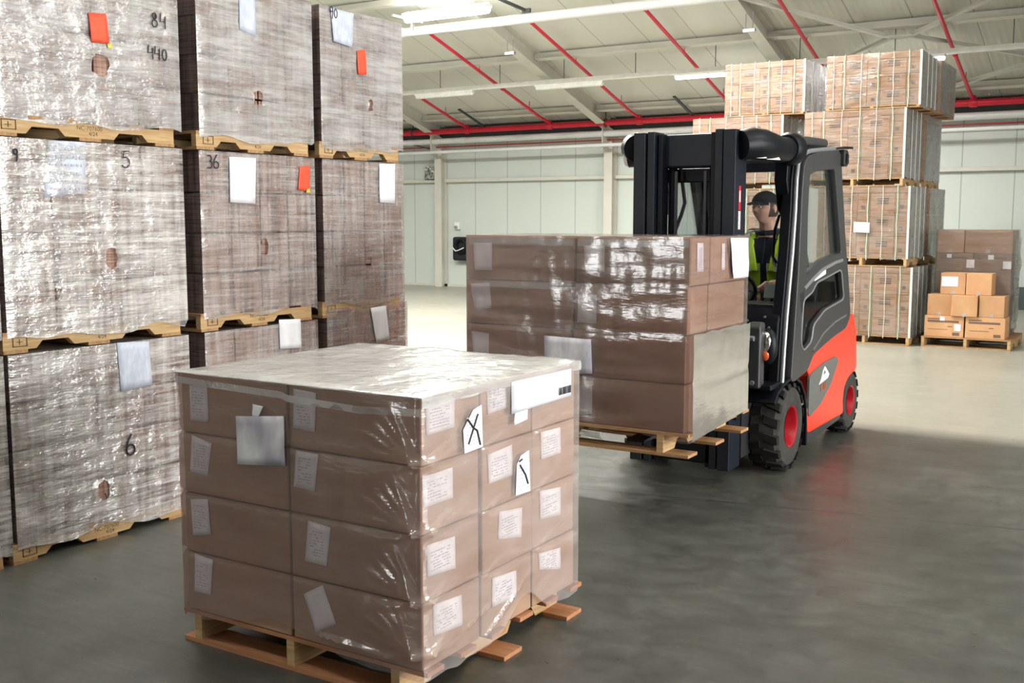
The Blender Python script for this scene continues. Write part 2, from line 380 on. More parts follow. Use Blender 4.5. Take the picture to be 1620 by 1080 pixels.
# rail along wall
ra = MB()
for a, b in ((XL, -15.9), (-15.68, -11.2), (-11.0, -6.5), (-6.3, -1.8), (-1.6, XR)): ra.box(a, b, YW-.12, YW-.001, 2.58, 2.66)
struct(ra.build('trim_2', M_steel, bevel=.01))
struct(MB().box(XL, XR, YW-.2, YW-.001, 3.62, 3.9).build('trim_3', M_kerb))
# portal frames: column + rafter
for x in (-20.5, -15.8, -11.1, -6.4, -1.7, 3.0):
    b = MB(); y1 = YW-.02; y0 = YW-.28
    b.box(x-.1, x+.1, y0, y0+.02, 0, 3.45).box(x-.1, x+.1, y1-.02, y1, 0, 3.75).box(x-.01, x+.01, y0+.02, y1-.02, 0, 3.6)
    b.box(x-.012, x+.012, y1-.55, y0, 3.2, 3.75)
    struct(b.build('trim_column', M_steel))
    r = MB()
    def sl(x0, x1, o0, o1, ya=YR, yb=YW-.1):
        r.add([(x0, ya, rz(ya, o0)), (x1, ya, rz(ya, o0)), (x1, yb, rz(yb, o0)), (x0, yb, rz(yb, o0)), (x0, ya, rz(ya, o1)), (x1, ya, rz(ya, o1)), (x1, yb, rz(yb, o1)), (x0, yb, rz(yb, o1))],
              [(0, 1, 2, 3), (7, 6, 5, 4), (0, 4, 5, 1), (1, 5, 6, 2), (2, 6, 7, 3), (3, 7, 4, 0)])
    sl(x-.11, x+.11, .33, .31); sl(x-.11, x+.11, .03, .0); sl(x-.012, x+.012, .31, .03)
    struct(r.build('trim_rafter', M_steel))
for k, y in enumerate((21.2, 18.62, 16.04, 13.46, 10.88, 8.3)):
    b = MB(); b.cbox(((XL+XR)/2, y, rz(y, .1)), (XR-XL, .07, .14), rot=Matrix.Rotation(-math.atan(SL), 3, 'X'))
    b.cbox(((XL+XR)/2, y-.05, rz(y-.05, .17)), (XR-XL, .1, .012), rot=Matrix.Rotation(-math.atan(SL), 3, 'X'))
    struct(b.build('trim_purlin', M_steel))
# cross bracing in the roof plane
BR = [((-4.35, 18.75), (-6.35, 16.9)), ((-4.05, 18.75), (-1.75, 17.1)), ((-4.35, 18.75), (-6.35, 20.2)), ((-4.05, 18.75), (-1.75, 20.2)), ((-4.2, 21.1), (-1.75, 19.75))]
for i, (a, b) in enumerate(BR):
    A = Vector((*a, rz(a[1], .26))); B = Vector((*b, rz(b[1], .26)))
    mb = MB(); mb.bar([A, B], .09, .012, side=Vector((0, 0, 1)).cross((B-A)).normalized()); mb.bar([A+Vector((0, 0, .03)), B+Vector((0, 0, .03))], .012, .07, side=Vector((0, 0, 1)).cross((B-A)).normalized())
    struct(mb.build('trim_brace', M_steel))
struct(MB().box(-4.42, -3.98, 18.55, 18.95, rz(18.75, .25), rz(18.75, .235)).build('trim_gusset', M_steel))

# pipes
def pipe(name, pts, r, mat, label, cat, group=None, fittings=(), fm=None, fr=1.35):
    p = MB(); p.tube(pts, r, 14)
    o = p.build(name, mat, smooth=True); tag(o, label, cat, group)
    for q, d in fittings:
        q = Vector(q); d = Vector(d).normalized()
        f = MB(); f.tube([q-d*r*1.1, q-d*r*.8, q+d*r*.8, q+d*r*1.1], [r*fr*.9, r*fr, r*fr, r*fr*.9], 14); f.build('pipe_coupling', fm or mat, o, smooth=True)
    return o
bx_ = [-19.16, -16.92, -14.68, -12.42, -10.18, -7.94, -5.7, -3.46, -1.2]
mn = pipe('sprinkler_main', [(XL, 21.5, 3.76), (XR, 21.5, 3.82)], .064, M_redpipe, 'thick red sprinkler main running along the top of the back wall', 'pipe',
     fittings=[((x, 21.5, 3.76+(x-XL)/(XR-XL)*.06), (1, 0, 0)) for x in bx_ if x > -17.5])
for i, x in enumerate((-16.3, -11.0, -6.5, -1.9)):
    h = MB(); z = 3.76+(x-XL)/(XR-XL)*.06
    h.tube([(x, 21.5+.09*math.cos(a), z+.09*math.sin(a)) for a in [R(d) for d in range(0, 361, 30)]], .014, 8)
    h.tube([(x, 21.5, z+.085), (x, 21.5, rz(21.5, .02))], .01, 8)
    h.build('pipe_hanger', M_darkmetal, mn)
place = ['leftmost, beside the tall wrapped stacks', 'second from left, crossing above the unlit lamps', 'third from left, over the mast', 'fourth from left, passing behind the lit lamp', 'fifth from left, ending behind the highest carton load', 'rightmost, dropping steeply to the main']
k = 0
for x in bx_:
    ytop = {-14.68: 19.3, -12.42: 16.85, -10.18: 16.95, -7.94: 16.7}.get(x, 8.2); z0 = 3.76+(x-XL)/(XR-XL)*.06
    if x in (-19.16, -16.92, -1.2): continue
    nm = 'thin red branch pipe under the roof, '+place[k]; k += 1
    o = pipe('sprinkler_branch', [(x, ytop, rz(ytop, .27)), (x, 21.05, rz(21.05, .27)), (x, 21.42, z0+.08)], .032, M_redpipe, nm, 'pipe', 'red sprinkler branch pipes',
         fittings=[((x, y, rz(y, .27)), (0, 1, -SL)) for y in (19.5, 16.9, 14.2) if y > ytop+.1])
    for y in (20.6, 18.62, 16.04):
        if y > ytop: MB().tube([(x, y, rz(y, .27)), (x, y, rz(y, .1))], .008, 6).build('hanger_rod', M_redpipe, o)
    st = MB().tube([(x, 21.47, z0-.02), (x, 21.47, z0+.13)], [.05, .04], 12).build('riser_stub', M_redpipe, o, smooth=True)
for x, ya, yb, lb in ((-14.2, 20.45, 21.6, 'between the first two red pipes'), (-8.95, 20.5, 21.6, 'left of the lit lamp')):
    tag(MB().bar([(x, ya, rz(ya, .24)), (x, yb, rz(yb, .24))], .06, .03).build('hanger_channel', M_darkmetal), 'dark steel hanger channel under the roof '+lb, 'bracket', 'dark hanger channels')
pipe('lagged_pipe', [(XL, 21.62, 3.55), (XR, 21.62, 3.58)], .07, M_white_pipe, 'white insulated pipe running just below the red sprinkler main', 'pipe',
     fittings=[((x, 21.62, 3.55+(x-XL)/(XR-XL)*.03), (1, 0, 0)) for x in (-16.5, -14.9, -13.3, -11.7, -10.1)], fr=1.06)
pipe('drain_pipe', [(XL, 21.75, 3.43), (XR, 21.75, 3.43)], .014, M_rim, 'thin dark red line under the white insulated pipe', 'pipe')
pipe('wall_conduit', [(XL, 21.5, 3.26), (XR, 21.5, 3.36)], .038, M_white_pipe, 'slim white conduit along the back wall above its rail', 'pipe')
tag(MB().bar([(-16.35, 21.6, 3.5), (-15.8, 21.8, 3.35), (-15.8, 21.6, 3.3)], .02, .03, (0, 1, 0)).build('conduit_bracket', M_darkmetal), 'dark bracket holding the conduit beside the left wall column', 'bracket')
pipe('overhead_duct', [(XL, 16.3, 5.12), (XR, 16.3, 5.12)], .082, M_white_pipe, 'big bright white pipe crossing the picture top under the roof', 'pipe',
     fittings=[((x, 16.3, 5.12), (1, 0, 0)) for x in (-12.6, -10.2, -8.0)], fr=1.05)
for x, lb in ((-10.85, 'hanging from the first rafter'), (-6.25, 'hanging from the rafter right of the lit lamp')):
    h = MB()
    for d in (-.06, .06): h.tube([(x+d, 17.3, rz(17.3, .3)), (x+d, 17.3, rz(17.3, .3)-.28)], .008, 6)
    h.cbox((x, 17.3, rz(17.3, .3)-.3), (.2, .06, .05)); tag(h.build('rafter_hanger', M_galv), 'small twin rod hanger '+lb, 'bracket', 'twin rod hangers')
h = MB().bar([(-10.2, 15.9, 5.42), (-9.9, 16.25, 5.26)], .04, .05).cbox((-9.88, 16.28, 5.25), (.16, .05, .07)); tag(h.build('pipe_clamp', M_darkmetal), 'short dark clamp bracket above the big white pipe', 'bracket')
h = MB().bar([(-12.35, 15.7, 5.32), (-11.95, 16.05, 5.22)], .04, .05).cbox((-12.2, 16.1, 5.2), (.05, .05, .18)); tag(h.build('pipe_clamp', M_galv), 'grey clamp bracket at the left end of the bright lamp', 'bracket')

# lamps on the trunking
tr = MB().box(XL+6, XR-1, 18.86, 18.94, 4.34, 4.43)
tr = tag(tr.build('lamp_rail', M_tube_off), 'cream lamp rail hung on thin wires below the roof', 'rail')
for x in (-15.0, -13.6, -12.1, -10.6, -9.05, -7.45, -5.9, -4.3, -2.5, -.9):
    MB().tube([(x, 18.9, 4.42), (x, 18.9, rz(18.9, .02))], .007, 6).build('hanging_wire', M_darkmetal, tr)
def lamp(x0, x1, y, z, lit, label, wd=.12, power=60, group='strip lamps', up=0):
    c = ((x0+x1)/2, y, z); o = empty('strip_lamp', c, label, 'lamp', group); h = (x1-x0)/2
    MB().box(-h, h, -wd/2, wd/2, 0, .05).build('lamp_housing', M_tube_off, o, bevel=.01)
    MB().tube([(-h+.01, 0, -.012), (-h+.03, 0, -.012), (h-.03, 0, -.012), (h-.01, 0, -.012)], [wd*.25, wd*.42, wd*.42, wd*.25], 14).build('lamp_tube', M_tube if lit else M_tube_off, o, smooth=True)
    if lit: area_light('lamp_glow', (0, 0, -.09), (0, 0, 0), 2*h, .25, power, (1, .99, .96), o, 170)
    if up: area_light('added_uplight', (0, 0, .14), (PI, 0, 0), 2*h, .25, up, (1, .99, .96), o, 170)  # added upward fill that brightens the roof
    return o
lamp(-14.25, -12.75, 18.9, 4.30, False, 'unlit cream strip lamp, the left one, beside the wrapped stacks')
lamp(-11.25, -9.72, 18.9, 4.30, False, 'unlit cream strip lamp right of the first rafter')
lamp(-8.24, -6.7, 18.9, 4.31, True, 'small lit strip lamp left of the high carton load', .11, 150)
lamp(-5.0, -3.5, 18.9, 4.31, True, 'lit strip lamp hidden behind the highest carton loads', .11, 60)
lamp(-12.1, -10.3, 15.75, 5.27, True, 'large bright strip lamp at the picture top beside the stacks', .22, 230, up=150)
n = 0  # unseen lamp rows, added to light the hall
for y, xs, pw, rown, up in ((12.2, (-16, -12.4, -8.8, -5.4), 300, 'row behind the forklift', 330), (8.4, (-12, -8, 3), 110, 'row above the forklift', 150), (4.2, (-9, -1.5, 2.5), 34, 'row above the nearest load', 30), (0.2, (-2.5, 1.5), 26, 'row right above the camera', 30)):
    for n, x in enumerate(xs):
        z = min(rz(y, .6), 6.2)
        lamp(x-.8, x+.8, y, z, True, f'added lit strip lamp out of view, {["first", "second", "third", "fourth"][n]} of the {rown}', .16, pw, 'added overhead strip lamps out of view', up)

# wall items
o = empty('wall_socket_box', (-16.1, YW-.1, 2.82), 'small crinkled silver box on the back wall beside the column', 'box')
MB().box(-.2, .2, -.06, .09, -.17, .17).build('box_body', M_darkmetal, o, bevel=.01)
g = MB(); 
for i in range(9):
    for j in range(7):
        x = -.18+.04*i; z = -.15+.045*j
        g.add([(x, -.065-random.random()*.02, z), (x+.04, -.065-random.random()*.02, z), (x+.04, -.065-random.random()*.02, z+.045), (x, -.065-random.random()*.02, z+.045)], [(0, 1, 2, 3)])
g.build('foil_wrap', M_chrome, o)
o = empty('door_knob_box', (-15.38, YW-.02, 1.5), 'tiny white switch on the wall right of the column', 'switch')
MB().box(-.07, .07, -.06, .019, -.08, .1).build('switch_plate', M_whitep, o, bevel=.01); MB().tube([(0, -.12, -.02), (0, -.06, -.02)], .035, 12).build('switch_knob', M_galv, o)
o = empty('hose_reel', (-15.1, YW-.2, .95), 'black box with coiled white cable on the wall behind the carried load', 'box')
MB().box(-.3, .3, -.05, .199, -.29, .29).build('reel_box', M_blackm, o, bevel=.05, seg=3)
g = MB(); g.tube([(.16*math.cos(a), -.1, .07+.16*math.sin(a)) for a in [R(d) for d in range(0, 361, 20)]], .045, 10); g.build('coiled_hose', M_black, o, smooth=True)
MB().tube([(-.29, -.15, .0), (-.2, -.16, .02), (-.12, -.17, -.05), (-.05, -.17, -.04), (.05, -.17, .0), (.12, -.16, .03)], .014, 8).build('cable', M_whitep, o)

# ---------------------------------------------------------------- pallets
PC = {}
def pallet(x0, x1, y0, y1, z0, h, label, group, reddish=False, inset=.0, inset1=None, stamp=None):
    """stringers run along y; deck boards along x"""
    W, Ly = x1-x0, y1-y0; i1 = inset if inset1 is None else inset1
    key = (round(W, 3), round(Ly, 3), h, reddish, inset, i1)
    o = empty('wooden_pallet', ((x0+x1)/2, (y0+y1)/2, z0), label, 'pallet', group)
    tb = .017; bw = .1
    if key not in PC:
        s = MB(); a = Ly/2
        # notched stringer profile in (y, z)
        def notch(c, w2): return [(c-w2, tb), (c-w2+.035, tb+(h-2*tb)*.5), (c+w2-.035, tb+(h-2*tb)*.5), (c+w2, tb)]
        n1 = notch(-a*.47, a*.2); n2 = notch(a*.47, a*.2)
        s.prism_x([(-a, tb)]+n1+n2+[(a, tb), (a, h-tb), (-a, h-tb)], -.019, .019)
        st = s.mesh('stringer', M_wood)
        d = MB(); d.box(-W/2, W/2, -.05, .05, 0, tb); top = d.mesh('deck_board', M_woodr if reddish else M_woodb)
        d = MB(); d.box(-W/2, W/2, -.065, .065, 0, tb); bot = d.mesh('bottom_board', M_woodr if reddish else M_woodb)
        PC[key] = (st, top, bot)
    st, top, bot = PC[key]; a = Ly/2
    def put(nm, me, loc):
        q = bpy.data.objects.new(nm, me); COL.objects.link(q); q.parent = o; q.location = loc; return q
    xs = (-W/2+.022+inset, (-inset*0+i1*0)/2+(inset-i1)/2, W/2-.022-i1)
    ss = [put('stringer', st, (x, 0, 0)) for x in xs]
    nt_ = max(5, int(Ly/.17))
    for i in range(nt_): put('deck_board', top, (0, -a+.05+(Ly-.1)*i/(nt_-1), h-tb))
    for y in (-a+.065, 0, a-.065): put('bottom_board', bot, (0, y, 0))
    if stamp:
        T = Matrix.Translation((xs[2]+.0195, 0, h*.62)) @ FX
        me = text_mesh(stamp[0], .032, M_brownink, T, .0003)
        obj('stamp', me, o)['label'] = 'black stamped lettering'
        me = text_mesh(stamp[1], .03, M_brownink, Matrix.Translation((xs[2]+.0195, .02, h*.36)) @ FX, .0003); obj('stamp', me, o)
        b = MB(); 
        b.box(xs[2]+.019, xs[2]+.0205, -a+.05, -a+.13, h*.3, h*.34).box(xs[2]+.019, xs[2]+.0205, -a+.05, -a+.13, h*.72, h*.76).box(xs[2]+.019, xs[2]+.0205, -a+.05, -a+.056, h*.3, h*.76).box(xs[2]+.019, xs[2]+.0205, -a+.124, -a+.13, h*.3, h*.76).box(xs[2]+.019, xs[2]+.0205, -a+.085, -a+.09, h*.4, h*.66).box(xs[2]+.019, xs[2]+.0205, -a+.07, -a+.105, h*.5, h*.53)
        b.build('brand_mark', M_brownink, o)
    return o

# ---------------------------------------------------------------- film
def wrap(name, x0, x1, y0, y1, z0, z1, mat, parent, seg=.03, amp=.005, top=True, holes=(), dips=(), botamp=.03, seed=0., off=.01, botf=None, skip=(), creases=(), side_mat=None, side_key='y'):
    """film round a load; holes = (side,u,v,ru,rv) with side 'x' (the +X face, u=y) or 'y' (the -Y face, u=x)"""
    o_ = off; sides = [('y', x0, x1), ('x', y0, y1), ('Y', x1, x0), ('X', y1, y0)]
    nzr = max(4, int((z1-z0)/seg)); cols = []
    for sname, a, b in sides:
        n_ = max(4, int(abs(b-a)/seg))
        for i in range(n_): cols.append((sname, a+(b-a)*i/n_, min(i, n_-i)/n_*abs(b-a)))
    V = []; K = len(cols); kill = set()
    for r in range(nzr+1):
        for ci, (sname, u, edge) in enumerate(cols):
            zb = z0+(botf(sname, u) if botf else botamp*noise.noise(Vector((u*4+seed, seed*3, 1.3))))
            t = r/nzr; z = zb+(z1-zb)*t; uu, zz = u, z
            d = noise.noise(Vector((u*3+seed*7, z*16, seed)))*amp + noise.noise(Vector((u*14, z*5, seed+5)))*amp*.5
            for dz in dips: d -= .006*math.exp(-((z-dz)/.012)**2)
            for hs, hu, hv, ru, rv in holes:
                if hs != sname: continue
                e = math.hypot((u-hu)/ru, (z-hv)/rv)
                if e < .999:
                    if e < .62: kill.add(r*K+ci)
                    else:
                        uu = hu+(u-hu)/max(e, .01); zz = hv+(z-hv)/max(e, .01)
                if e < 9:
                    an = math.atan2((z-hv)/rv, (u-hu)/ru); f = math.exp(-(max(e, 1)-1)/2.2)
                    d += .009*f*math.sin(an*15)*(abs(math.cos(an))**1.5+.15)
            for cs, cu, cv_, du, dv, ca, cwd in creases:
                if cs != sname: continue
                l2 = du*du+dv*dv; t_ = ((u-cu)*du+(z-cv_)*dv)/l2
                if -.1 < t_ < 1.1:
                    q_ = abs((u-cu)*dv-(z-cv_)*du)/math.sqrt(l2); d += ca*1.3*max(0, 1-abs(t_-.25)*1.2)*math.exp(-(q_/cwd)**2)
            d += o_; d = d*min(1, edge/.02*.6+.4) if sname in 'XY' else d
            if sname == 'y': p = (uu, y0-d, zz)
            elif sname == 'Y': p = (uu, y1+d, zz)
            elif sname == 'x': p = (x1+d, uu, zz)
            else: p = (x0-d, uu, zz)
            if edge < 1e-6:
                s_ = {'y': (-1, -1), 'x': (1, -1), 'Y': (1, 1), 'X': (-1, 1)}[sname]; p = ((x0 if s_[0] < 0 else x1)+s_[0]*o_*.6, (y0 if s_[1] < 0 else y1)+s_[1]*o_*.6, zz)
            V.append(p)
    F = []; FS = []
    for r in range(nzr):
        for c in range(K):
            q = (r*K+c, r*K+(c+1) % K, (r+1)*K+(c+1) % K, (r+1)*K+c)
            if any(i in kill for i in q) or cols[c][0] in skip: continue
            (FS if side_mat and cols[c][0] == side_key else F).append(q)
    m = MB(); m.add(V, F); base_n = len(m.v)
    for f in FS: m.f.append(list(f)); m.m.append(1)
    if top:
        nx, ny = 12, 12
        G = [(x0-o_*.6+(x1-x0+o_*1.2)*i/nx, y0-o_*.6+(y1-y0+o_*1.2)*j/ny, z1+noise.noise(Vector((i*.8, j*.8, seed)))*.004) for j in range(ny+1) for i in range(nx+1)]
        m.add(G, [(j*(nx+1)+i, j*(nx+1)+i+1, (j+1)*(nx+1)+i+1, (j+1)*(nx+1)+i) for j in range(ny) for i in range(nx)])
    ob = m.build(name, [mat, side_mat] if side_mat else mat, parent, smooth=False)
    ob.data.polygons.foreach_set('use_smooth', [True]*len(ob.data.polygons)); ob.data.set_sharp_from_angle(angle=R(50))
    return ob
def sheet(name, mat, parent, pts, face, pos, th=.0015, curl=.006, loc0=(0, 0, 0)):
    """paper sheet from 4+ outline points in face coordinates; thin but curled"""
    if len(pts) != 4:
        X = Matrix.Translation((pos-loc0[0], -loc0[1], -loc0[2])) @ FX if face == 'x' else Matrix.Translation((-loc0[0], pos-loc0[1], -loc0[2])) @ FY
        return obj(name, poly_mesh(name, pts, [], th, mat, X), parent)
    n_ = 6; a, b, c, d = [Vector((*p, 0)) for p in pts]; V = []; sd = random.random()*50
    for k in (0, 1):
        for j in range(n_+1):
            for i in range(n_+1):
                u, v = i/n_, j/n_; p = (a*(1-u)+b*u)*(1-v)+(d*(1-u)+c*u)*v
                q = k*th+curl*(.5+.5*noise.noise(Vector((u*1.7+sd, v*1.7, 0))))
                V.append((pos+q-loc0[0], p.x-loc0[1], p.y-loc0[2]) if face == 'x' else (p.x-loc0[0], pos-q-loc0[1], p.y-loc0[2]))
    S = (n_+1)**2; F = []
    for j in range(n_):
        for i in range(n_):
            q = j*(n_+1)+i; F.append((q, q+1, q+n_+2, q+n_+1)); F.append((S+q, S+q+n_+1, S+q+n_+2, S+q+1))
    bd = [i for i in range(n_+1)]+[j*(n_+1)+n_ for j in range(1, n_+1)]+[n_*(n_+1)+i for i in range(n_-1, -1, -1)]+[j*(n_+1) for j in range(n_-1, 0, -1)]
    for i in range(len(bd)): F.append((bd[i], bd[(i+1) % len(bd)], bd[(i+1) % len(bd)]+S, bd[i]+S))
    m = MB().add(V, F); o = m.build(name, mat, parent); o.data.polygons.foreach_set('use_smooth', [True]*len(o.data.polygons)); return o
def strokes(parent, lines, pos, org, s, r=.004, name='handwriting'):
    m = MB()
    for ln in lines: m.tube([(pos, org[0]+p[0]*s, org[1]+p[1]*s) for p in ln], r, 6)
    return m.build(name, M_ink, parent)
def arc(cx, cy, r, a0, a1, n=10, ry=None):
    ry = ry or r; return [(cx+r*math.cos(R(a0+(a1-a0)*i/n)), cy+ry*math.sin(R(a0+(a1-a0)*i/n))) for i in range(n+1)]
D4 = lambda x: [[(x, 1), (x-.05, .45), (x+.35, .5)], [(x+.38, .85), (x+.36, 0)]]
D8 = lambda x: [arc(x+.22, .75, .17, 60, 420, 14, .2)+[(x+.25, .5)]+arc(x+.22, .25, .22, 90, 450, 14, .24)]
D0 = lambda x: [arc(x+.25, .45, .2, 60, 420, 16, .4)]
D5 = lambda x: [[(x+.1, 1), (x+.55, 1.02)], [(x+.15, 1), (x+.08, .58)]+arc(x+.25, .33, .3, 110, -150, 14, .32)]
D6 = lambda x: [[(x+.35, 1.05), (x+.12, .7), (x+.03, .35)]+arc(x+.27, .27, .24, 170, 520, 16, .26)]
D9 = lambda x: [arc(x+.22, .75, .18, 20, 380, 14, .22), [(x+.4, .82), (x+.38, .4), (x+.3, -.1)]]
D3 = lambda x: [arc(x+.15, .75, .22, 130, -80, 10, .22)+arc(x+.15, .28, .27, 80, -130, 10, .28)]

# ---------------------------------------------------------------- left stacks
TIER = ['bottom', 'middle', 'top']; ROWN = ['bottom', 'second', 'third', 'top']; COLN = ['first', 'second', 'third', 'fourth']
stackname = ['edge', 'near', 'middle', 'far']
XF = -4.80; XB = -5.85
spec = {0: (2.42, 3.045), 1: (3.085, 4.185), 2: (4.315, 5.265), 3: (5.35, 6.195)}
zz = [(.085, 1.04, 0, .10), (1.15, 2.085, 1.045, .105), (2.195, 3.06, 2.09, .105)]
CM = {}
holes = {(1, 0): [('x', 3.585, .268, .036, .055), ('x', 3.865, .508, .028, .014)], (1, 1): [('x', 3.69, 1.487, .034, .058)], (1, 2): [('x', 3.675, 2.48, .05, .055)],
         (2, 1): [('x', 4.806, 1.525, .018, .055)], (2, 2): [('x', 4.785, 2.42, .024, .05)], (3, 1): [('x', 5.80, 1.40, .012, .04)], (3, 2): [('x', 5.832, 2.47, .014, .05)]}
for ci, (ya, yb) in spec.items():
    for ti, (za, zb, pz, ph) in enumerate(zz):
        if ci == 3 and ti == 2: pass
        sh = {(1, 0): -.01, (2, 2): .02, (3, 2): .0, (3, 0): .03}.get((ci, ti), 0)
        ya_, yb_ = ya+sh*.5, yb+(.03 if (ci, ti) == (3, 0) else 0)
        if (ci, ti) == (3, 0): zb = 1.10
        where = f'{TIER[ti]} load of the {stackname[ci]} left stack'
        stamp = ('NC-707600', '4/24') if ci > 0 else None
        pallet(XB, XF+.006, ya_-(.03 if ci else 0), yb_-.05, pz, ph, f'pine pallet under the {where}', 'pallets under the wrapped left stacks', stamp=stamp)
        ncol = 4 if ci else 2; cw = (yb_-ya_)/ncol; rows = 4; rh = (zb-za)/rows
        key = (ncol, round(cw, 3), round(rh, 3))
        if key not in CM:
            b = MB(); b.box(-.5, .5, -cw/2+.006, cw/2-.006, .003, rh-.009)
            # hand hole crescent on the +X face
            cr = arc(0, 0, .03, -60, 60, 8)+arc(.0, 0, .045, 60, -60, 8, .036)
            b.add([(.501, cw*.33+p[0]*.5, rh*.55+p[1]) for p in cr], [tuple(range(len(cr)))], 1)
            CM[key] = b.mesh('corrugated_carton', [M_corr, M_ink])
        for c in range(ncol):
            for r in range(rows):
                q = bpy.data.objects.new('corrugated_carton', CM[key]); COL.objects.link(q)
                q.location = (XF-.502-random.random()*.006, ya_+cw*(c+.5), za+rh*r)
                tag(q, f'brown carton, {ROWN[r]} row, {COLN[c]} from left, {where}', 'carton', f'cartons wrapped in the {where}')
        e = empty('load_wrapping', (0, 0, 0), f'silvery stretch film around the {where}', 'plastic film', 'film on the wrapped left stacks')
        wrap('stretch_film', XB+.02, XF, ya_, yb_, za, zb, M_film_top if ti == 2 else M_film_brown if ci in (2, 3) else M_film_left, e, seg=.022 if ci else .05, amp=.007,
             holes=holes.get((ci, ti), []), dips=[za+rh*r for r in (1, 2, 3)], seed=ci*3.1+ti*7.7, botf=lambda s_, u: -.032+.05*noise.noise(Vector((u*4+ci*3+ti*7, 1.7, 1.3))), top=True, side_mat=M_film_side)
        P = XF+.016
        if (ci, ti) == (1, 2):
            sheet('red_note', M_red_paper, e, [(3.617, 2.588), (3.724, 2.595), (3.712, 2.743), (3.606, 2.733)], 'x', P)['label'] = 'orange red paper note'
            sheet('yellow_note', M_yellow_paper, e, [(3.715, 2.572), (3.74, 2.574), (3.738, 2.60), (3.713, 2.60)], 'x', P-.002)
            strokes(e, D8(0)+D4(.75), P+.002, (4.005, 2.722), .078, .0032); strokes(e, D4(0)+D4(.62)+D0(1.22), P+.002, (3.975, 2.55), .072, .0032)
        if (ci, ti) == (1, 1):
            strokes(e, D9(0), P+.002, (3.152, 1.975), .055); strokes(e, D5(0), P+.002, (3.775, 1.965), .085, .003)
            sheet('document_sheet', M_paper_blue, e, [(3.312, 1.80), (3.544, 1.828), (3.566, 2.085), (3.349, 2.08)], 'x', P-.012)
            g = MB(); random.seed(3)
            for r_ in range(6):
                y = 3.35
                while y < 3.53:
                    w_ = random.uniform(.008, .03); g.box(P-.003, P-.002, y, y+w_, 1.84+r_*.04, 1.85+r_*.04); y += w_+.01
            g.build('printed_text', M_greyink, e)
        if (ci, ti) == (1, 0):
            strokes(e, D6(0), P+.002, (3.725, .425), .11, .005)
            sheet('document_sheet', M_paper_blue, e, [(3.708, .777), (3.917, .79), (3.903, 1.03), (3.697, 1.043)], 'x', P-.004)
        if (ci, ti) == (2, 1):
            sheet('document_sheet', M_paper, e, [(4.523, 1.792), (4.726, 1.787), (4.741, 2.059), (4.528, 2.057)], 'x', P)
            sheet('red_note', M_red_paper, e, [(5.101, 1.879), (5.205, 1.869), (5.21, 2.033), (5.117, 2.025)], 'x', P)['label'] = 'orange red paper note'
            sheet('yellow_note', M_yellow_paper, e, [(5.17, 1.862), (5.203, 1.862), (5.2, 1.89), (5.17, 1.88)], 'x', P+.006)
            strokes(e, D3(0)+D6(.55), P+.002, (4.365, 1.985), .075, .0035)
        if (ci, ti) == (2, 2): sheet('document_sheet', M_paper_blue, e, [(4.642, 2.80), (4.773, 2.776), (4.775, 3.03), (4.648, 3.03)], 'x', P-.006)
        if (ci, ti) == (2, 0): sheet('document_sheet', M_paper, e, [(4.904, .885), (5.097, .873), (5.092, 1.06), (4.90, 1.07)], 'x', P)
        if (ci, ti) == (3, 0): sheet('document_sheet', M_paper, e, [(5.856, .826), (5.998, .849), (5.968, 1.086), (5.793, 1.08)], 'x', P)
        if (ci, ti) == (3, 1): sheet('document_sheet', M_paper, e, [(5.913, 1.809), (6.083, 1.803), (6.088, 2.08), (5.912, 2.075)], 'x', P)
        if (ci, ti) == (3, 2):
            sheet('document_sheet', M_paper_blue, e, [(5.462, 2.843), (5.644, 2.827), (5.669, 3.05), (5.438, 3.05)], 'x', P)
            sheet('red_note', M_red_paper, e, [(5.704, 2.657), (5.79, 2.666), (5.781, 2.832), (5.695, 2.813)], 'x', P)['label'] = 'orange red paper note'
            strokes(e, D9(0)+D0(.55), P+.004, (5.43, 2.99), .07, .0035)
random.seed(11)

# ---------------------------------------------------------------- foreground load
pallet(-3.36, -2.135, 2.865, 3.985, 0, .135, 'wooden pallet with reddish boards under the nearest plastic-wrapped load', None, True, .06, .12)
colsY = [(2.862, 3.218), (3.232, 3.592), (3.60, 3.945)]; colsX = [(-3.325, -2.763), (-2.752, -2.152)]
zs = [.137, .378, .62, .862, 1.102]
def text_lines(parent, face, pos, u0, u1, v0, v1, n, loc0, seed):
    rnd = random.Random(seed); g = MB()
    for i in range(n):
        v = v1-(v1-v0)*(i+.5)/n; u = u0
        while u < u1:
            w_ = rnd.uniform(.006, .02); ue = min(u+w_, u1)
            if rnd.random() < .75:
                h = (v1-v0)/n*.3
                if face == 'x': g.box(pos, pos+.0006, u, ue, v-h/2, v+h/2)
                else: g.box(u, ue, pos-.0006, pos, v-h/2, v+h/2)
            u = ue+.006
    g.v = [(a-loc0[0], b-loc0[1], c-loc0[2]) for a, b, c in g.v]
    return g.build('printed_text', M_greyink, parent)
front_lab = {(0, 3): [(-3.275, .912), (-3.175, .914), (-3.176, 1.053), (-3.275, 1.052)], (0, 2): [(-3.289, .705), (-3.189, .70), (-3.162, .831), (-3.271, .854)],
             (0, 1): [(-3.284, .444), (-3.182, .465), (-3.193, .606), (-3.291, .592)], (0, 0): [(-3.287, .217), (-3.193, .217), (-3.176, .364), (-3.276, .373)],
             (1, 3): [(-2.731, .938), (-2.627, .933), (-2.614, 1.077), (-2.724, 1.084)], (1, 2): [(-2.735, .718), (-2.633, .713), (-2.611, .853), (-2.718, .857)],
             (1, 1): [(-2.687, .444), (-2.582, .441), (-2.56, .59), (-2.667, .60)], (1, 0): [(-2.639, .181), (-2.542, .232), (-2.603, .368), (-2.697, .316)]}
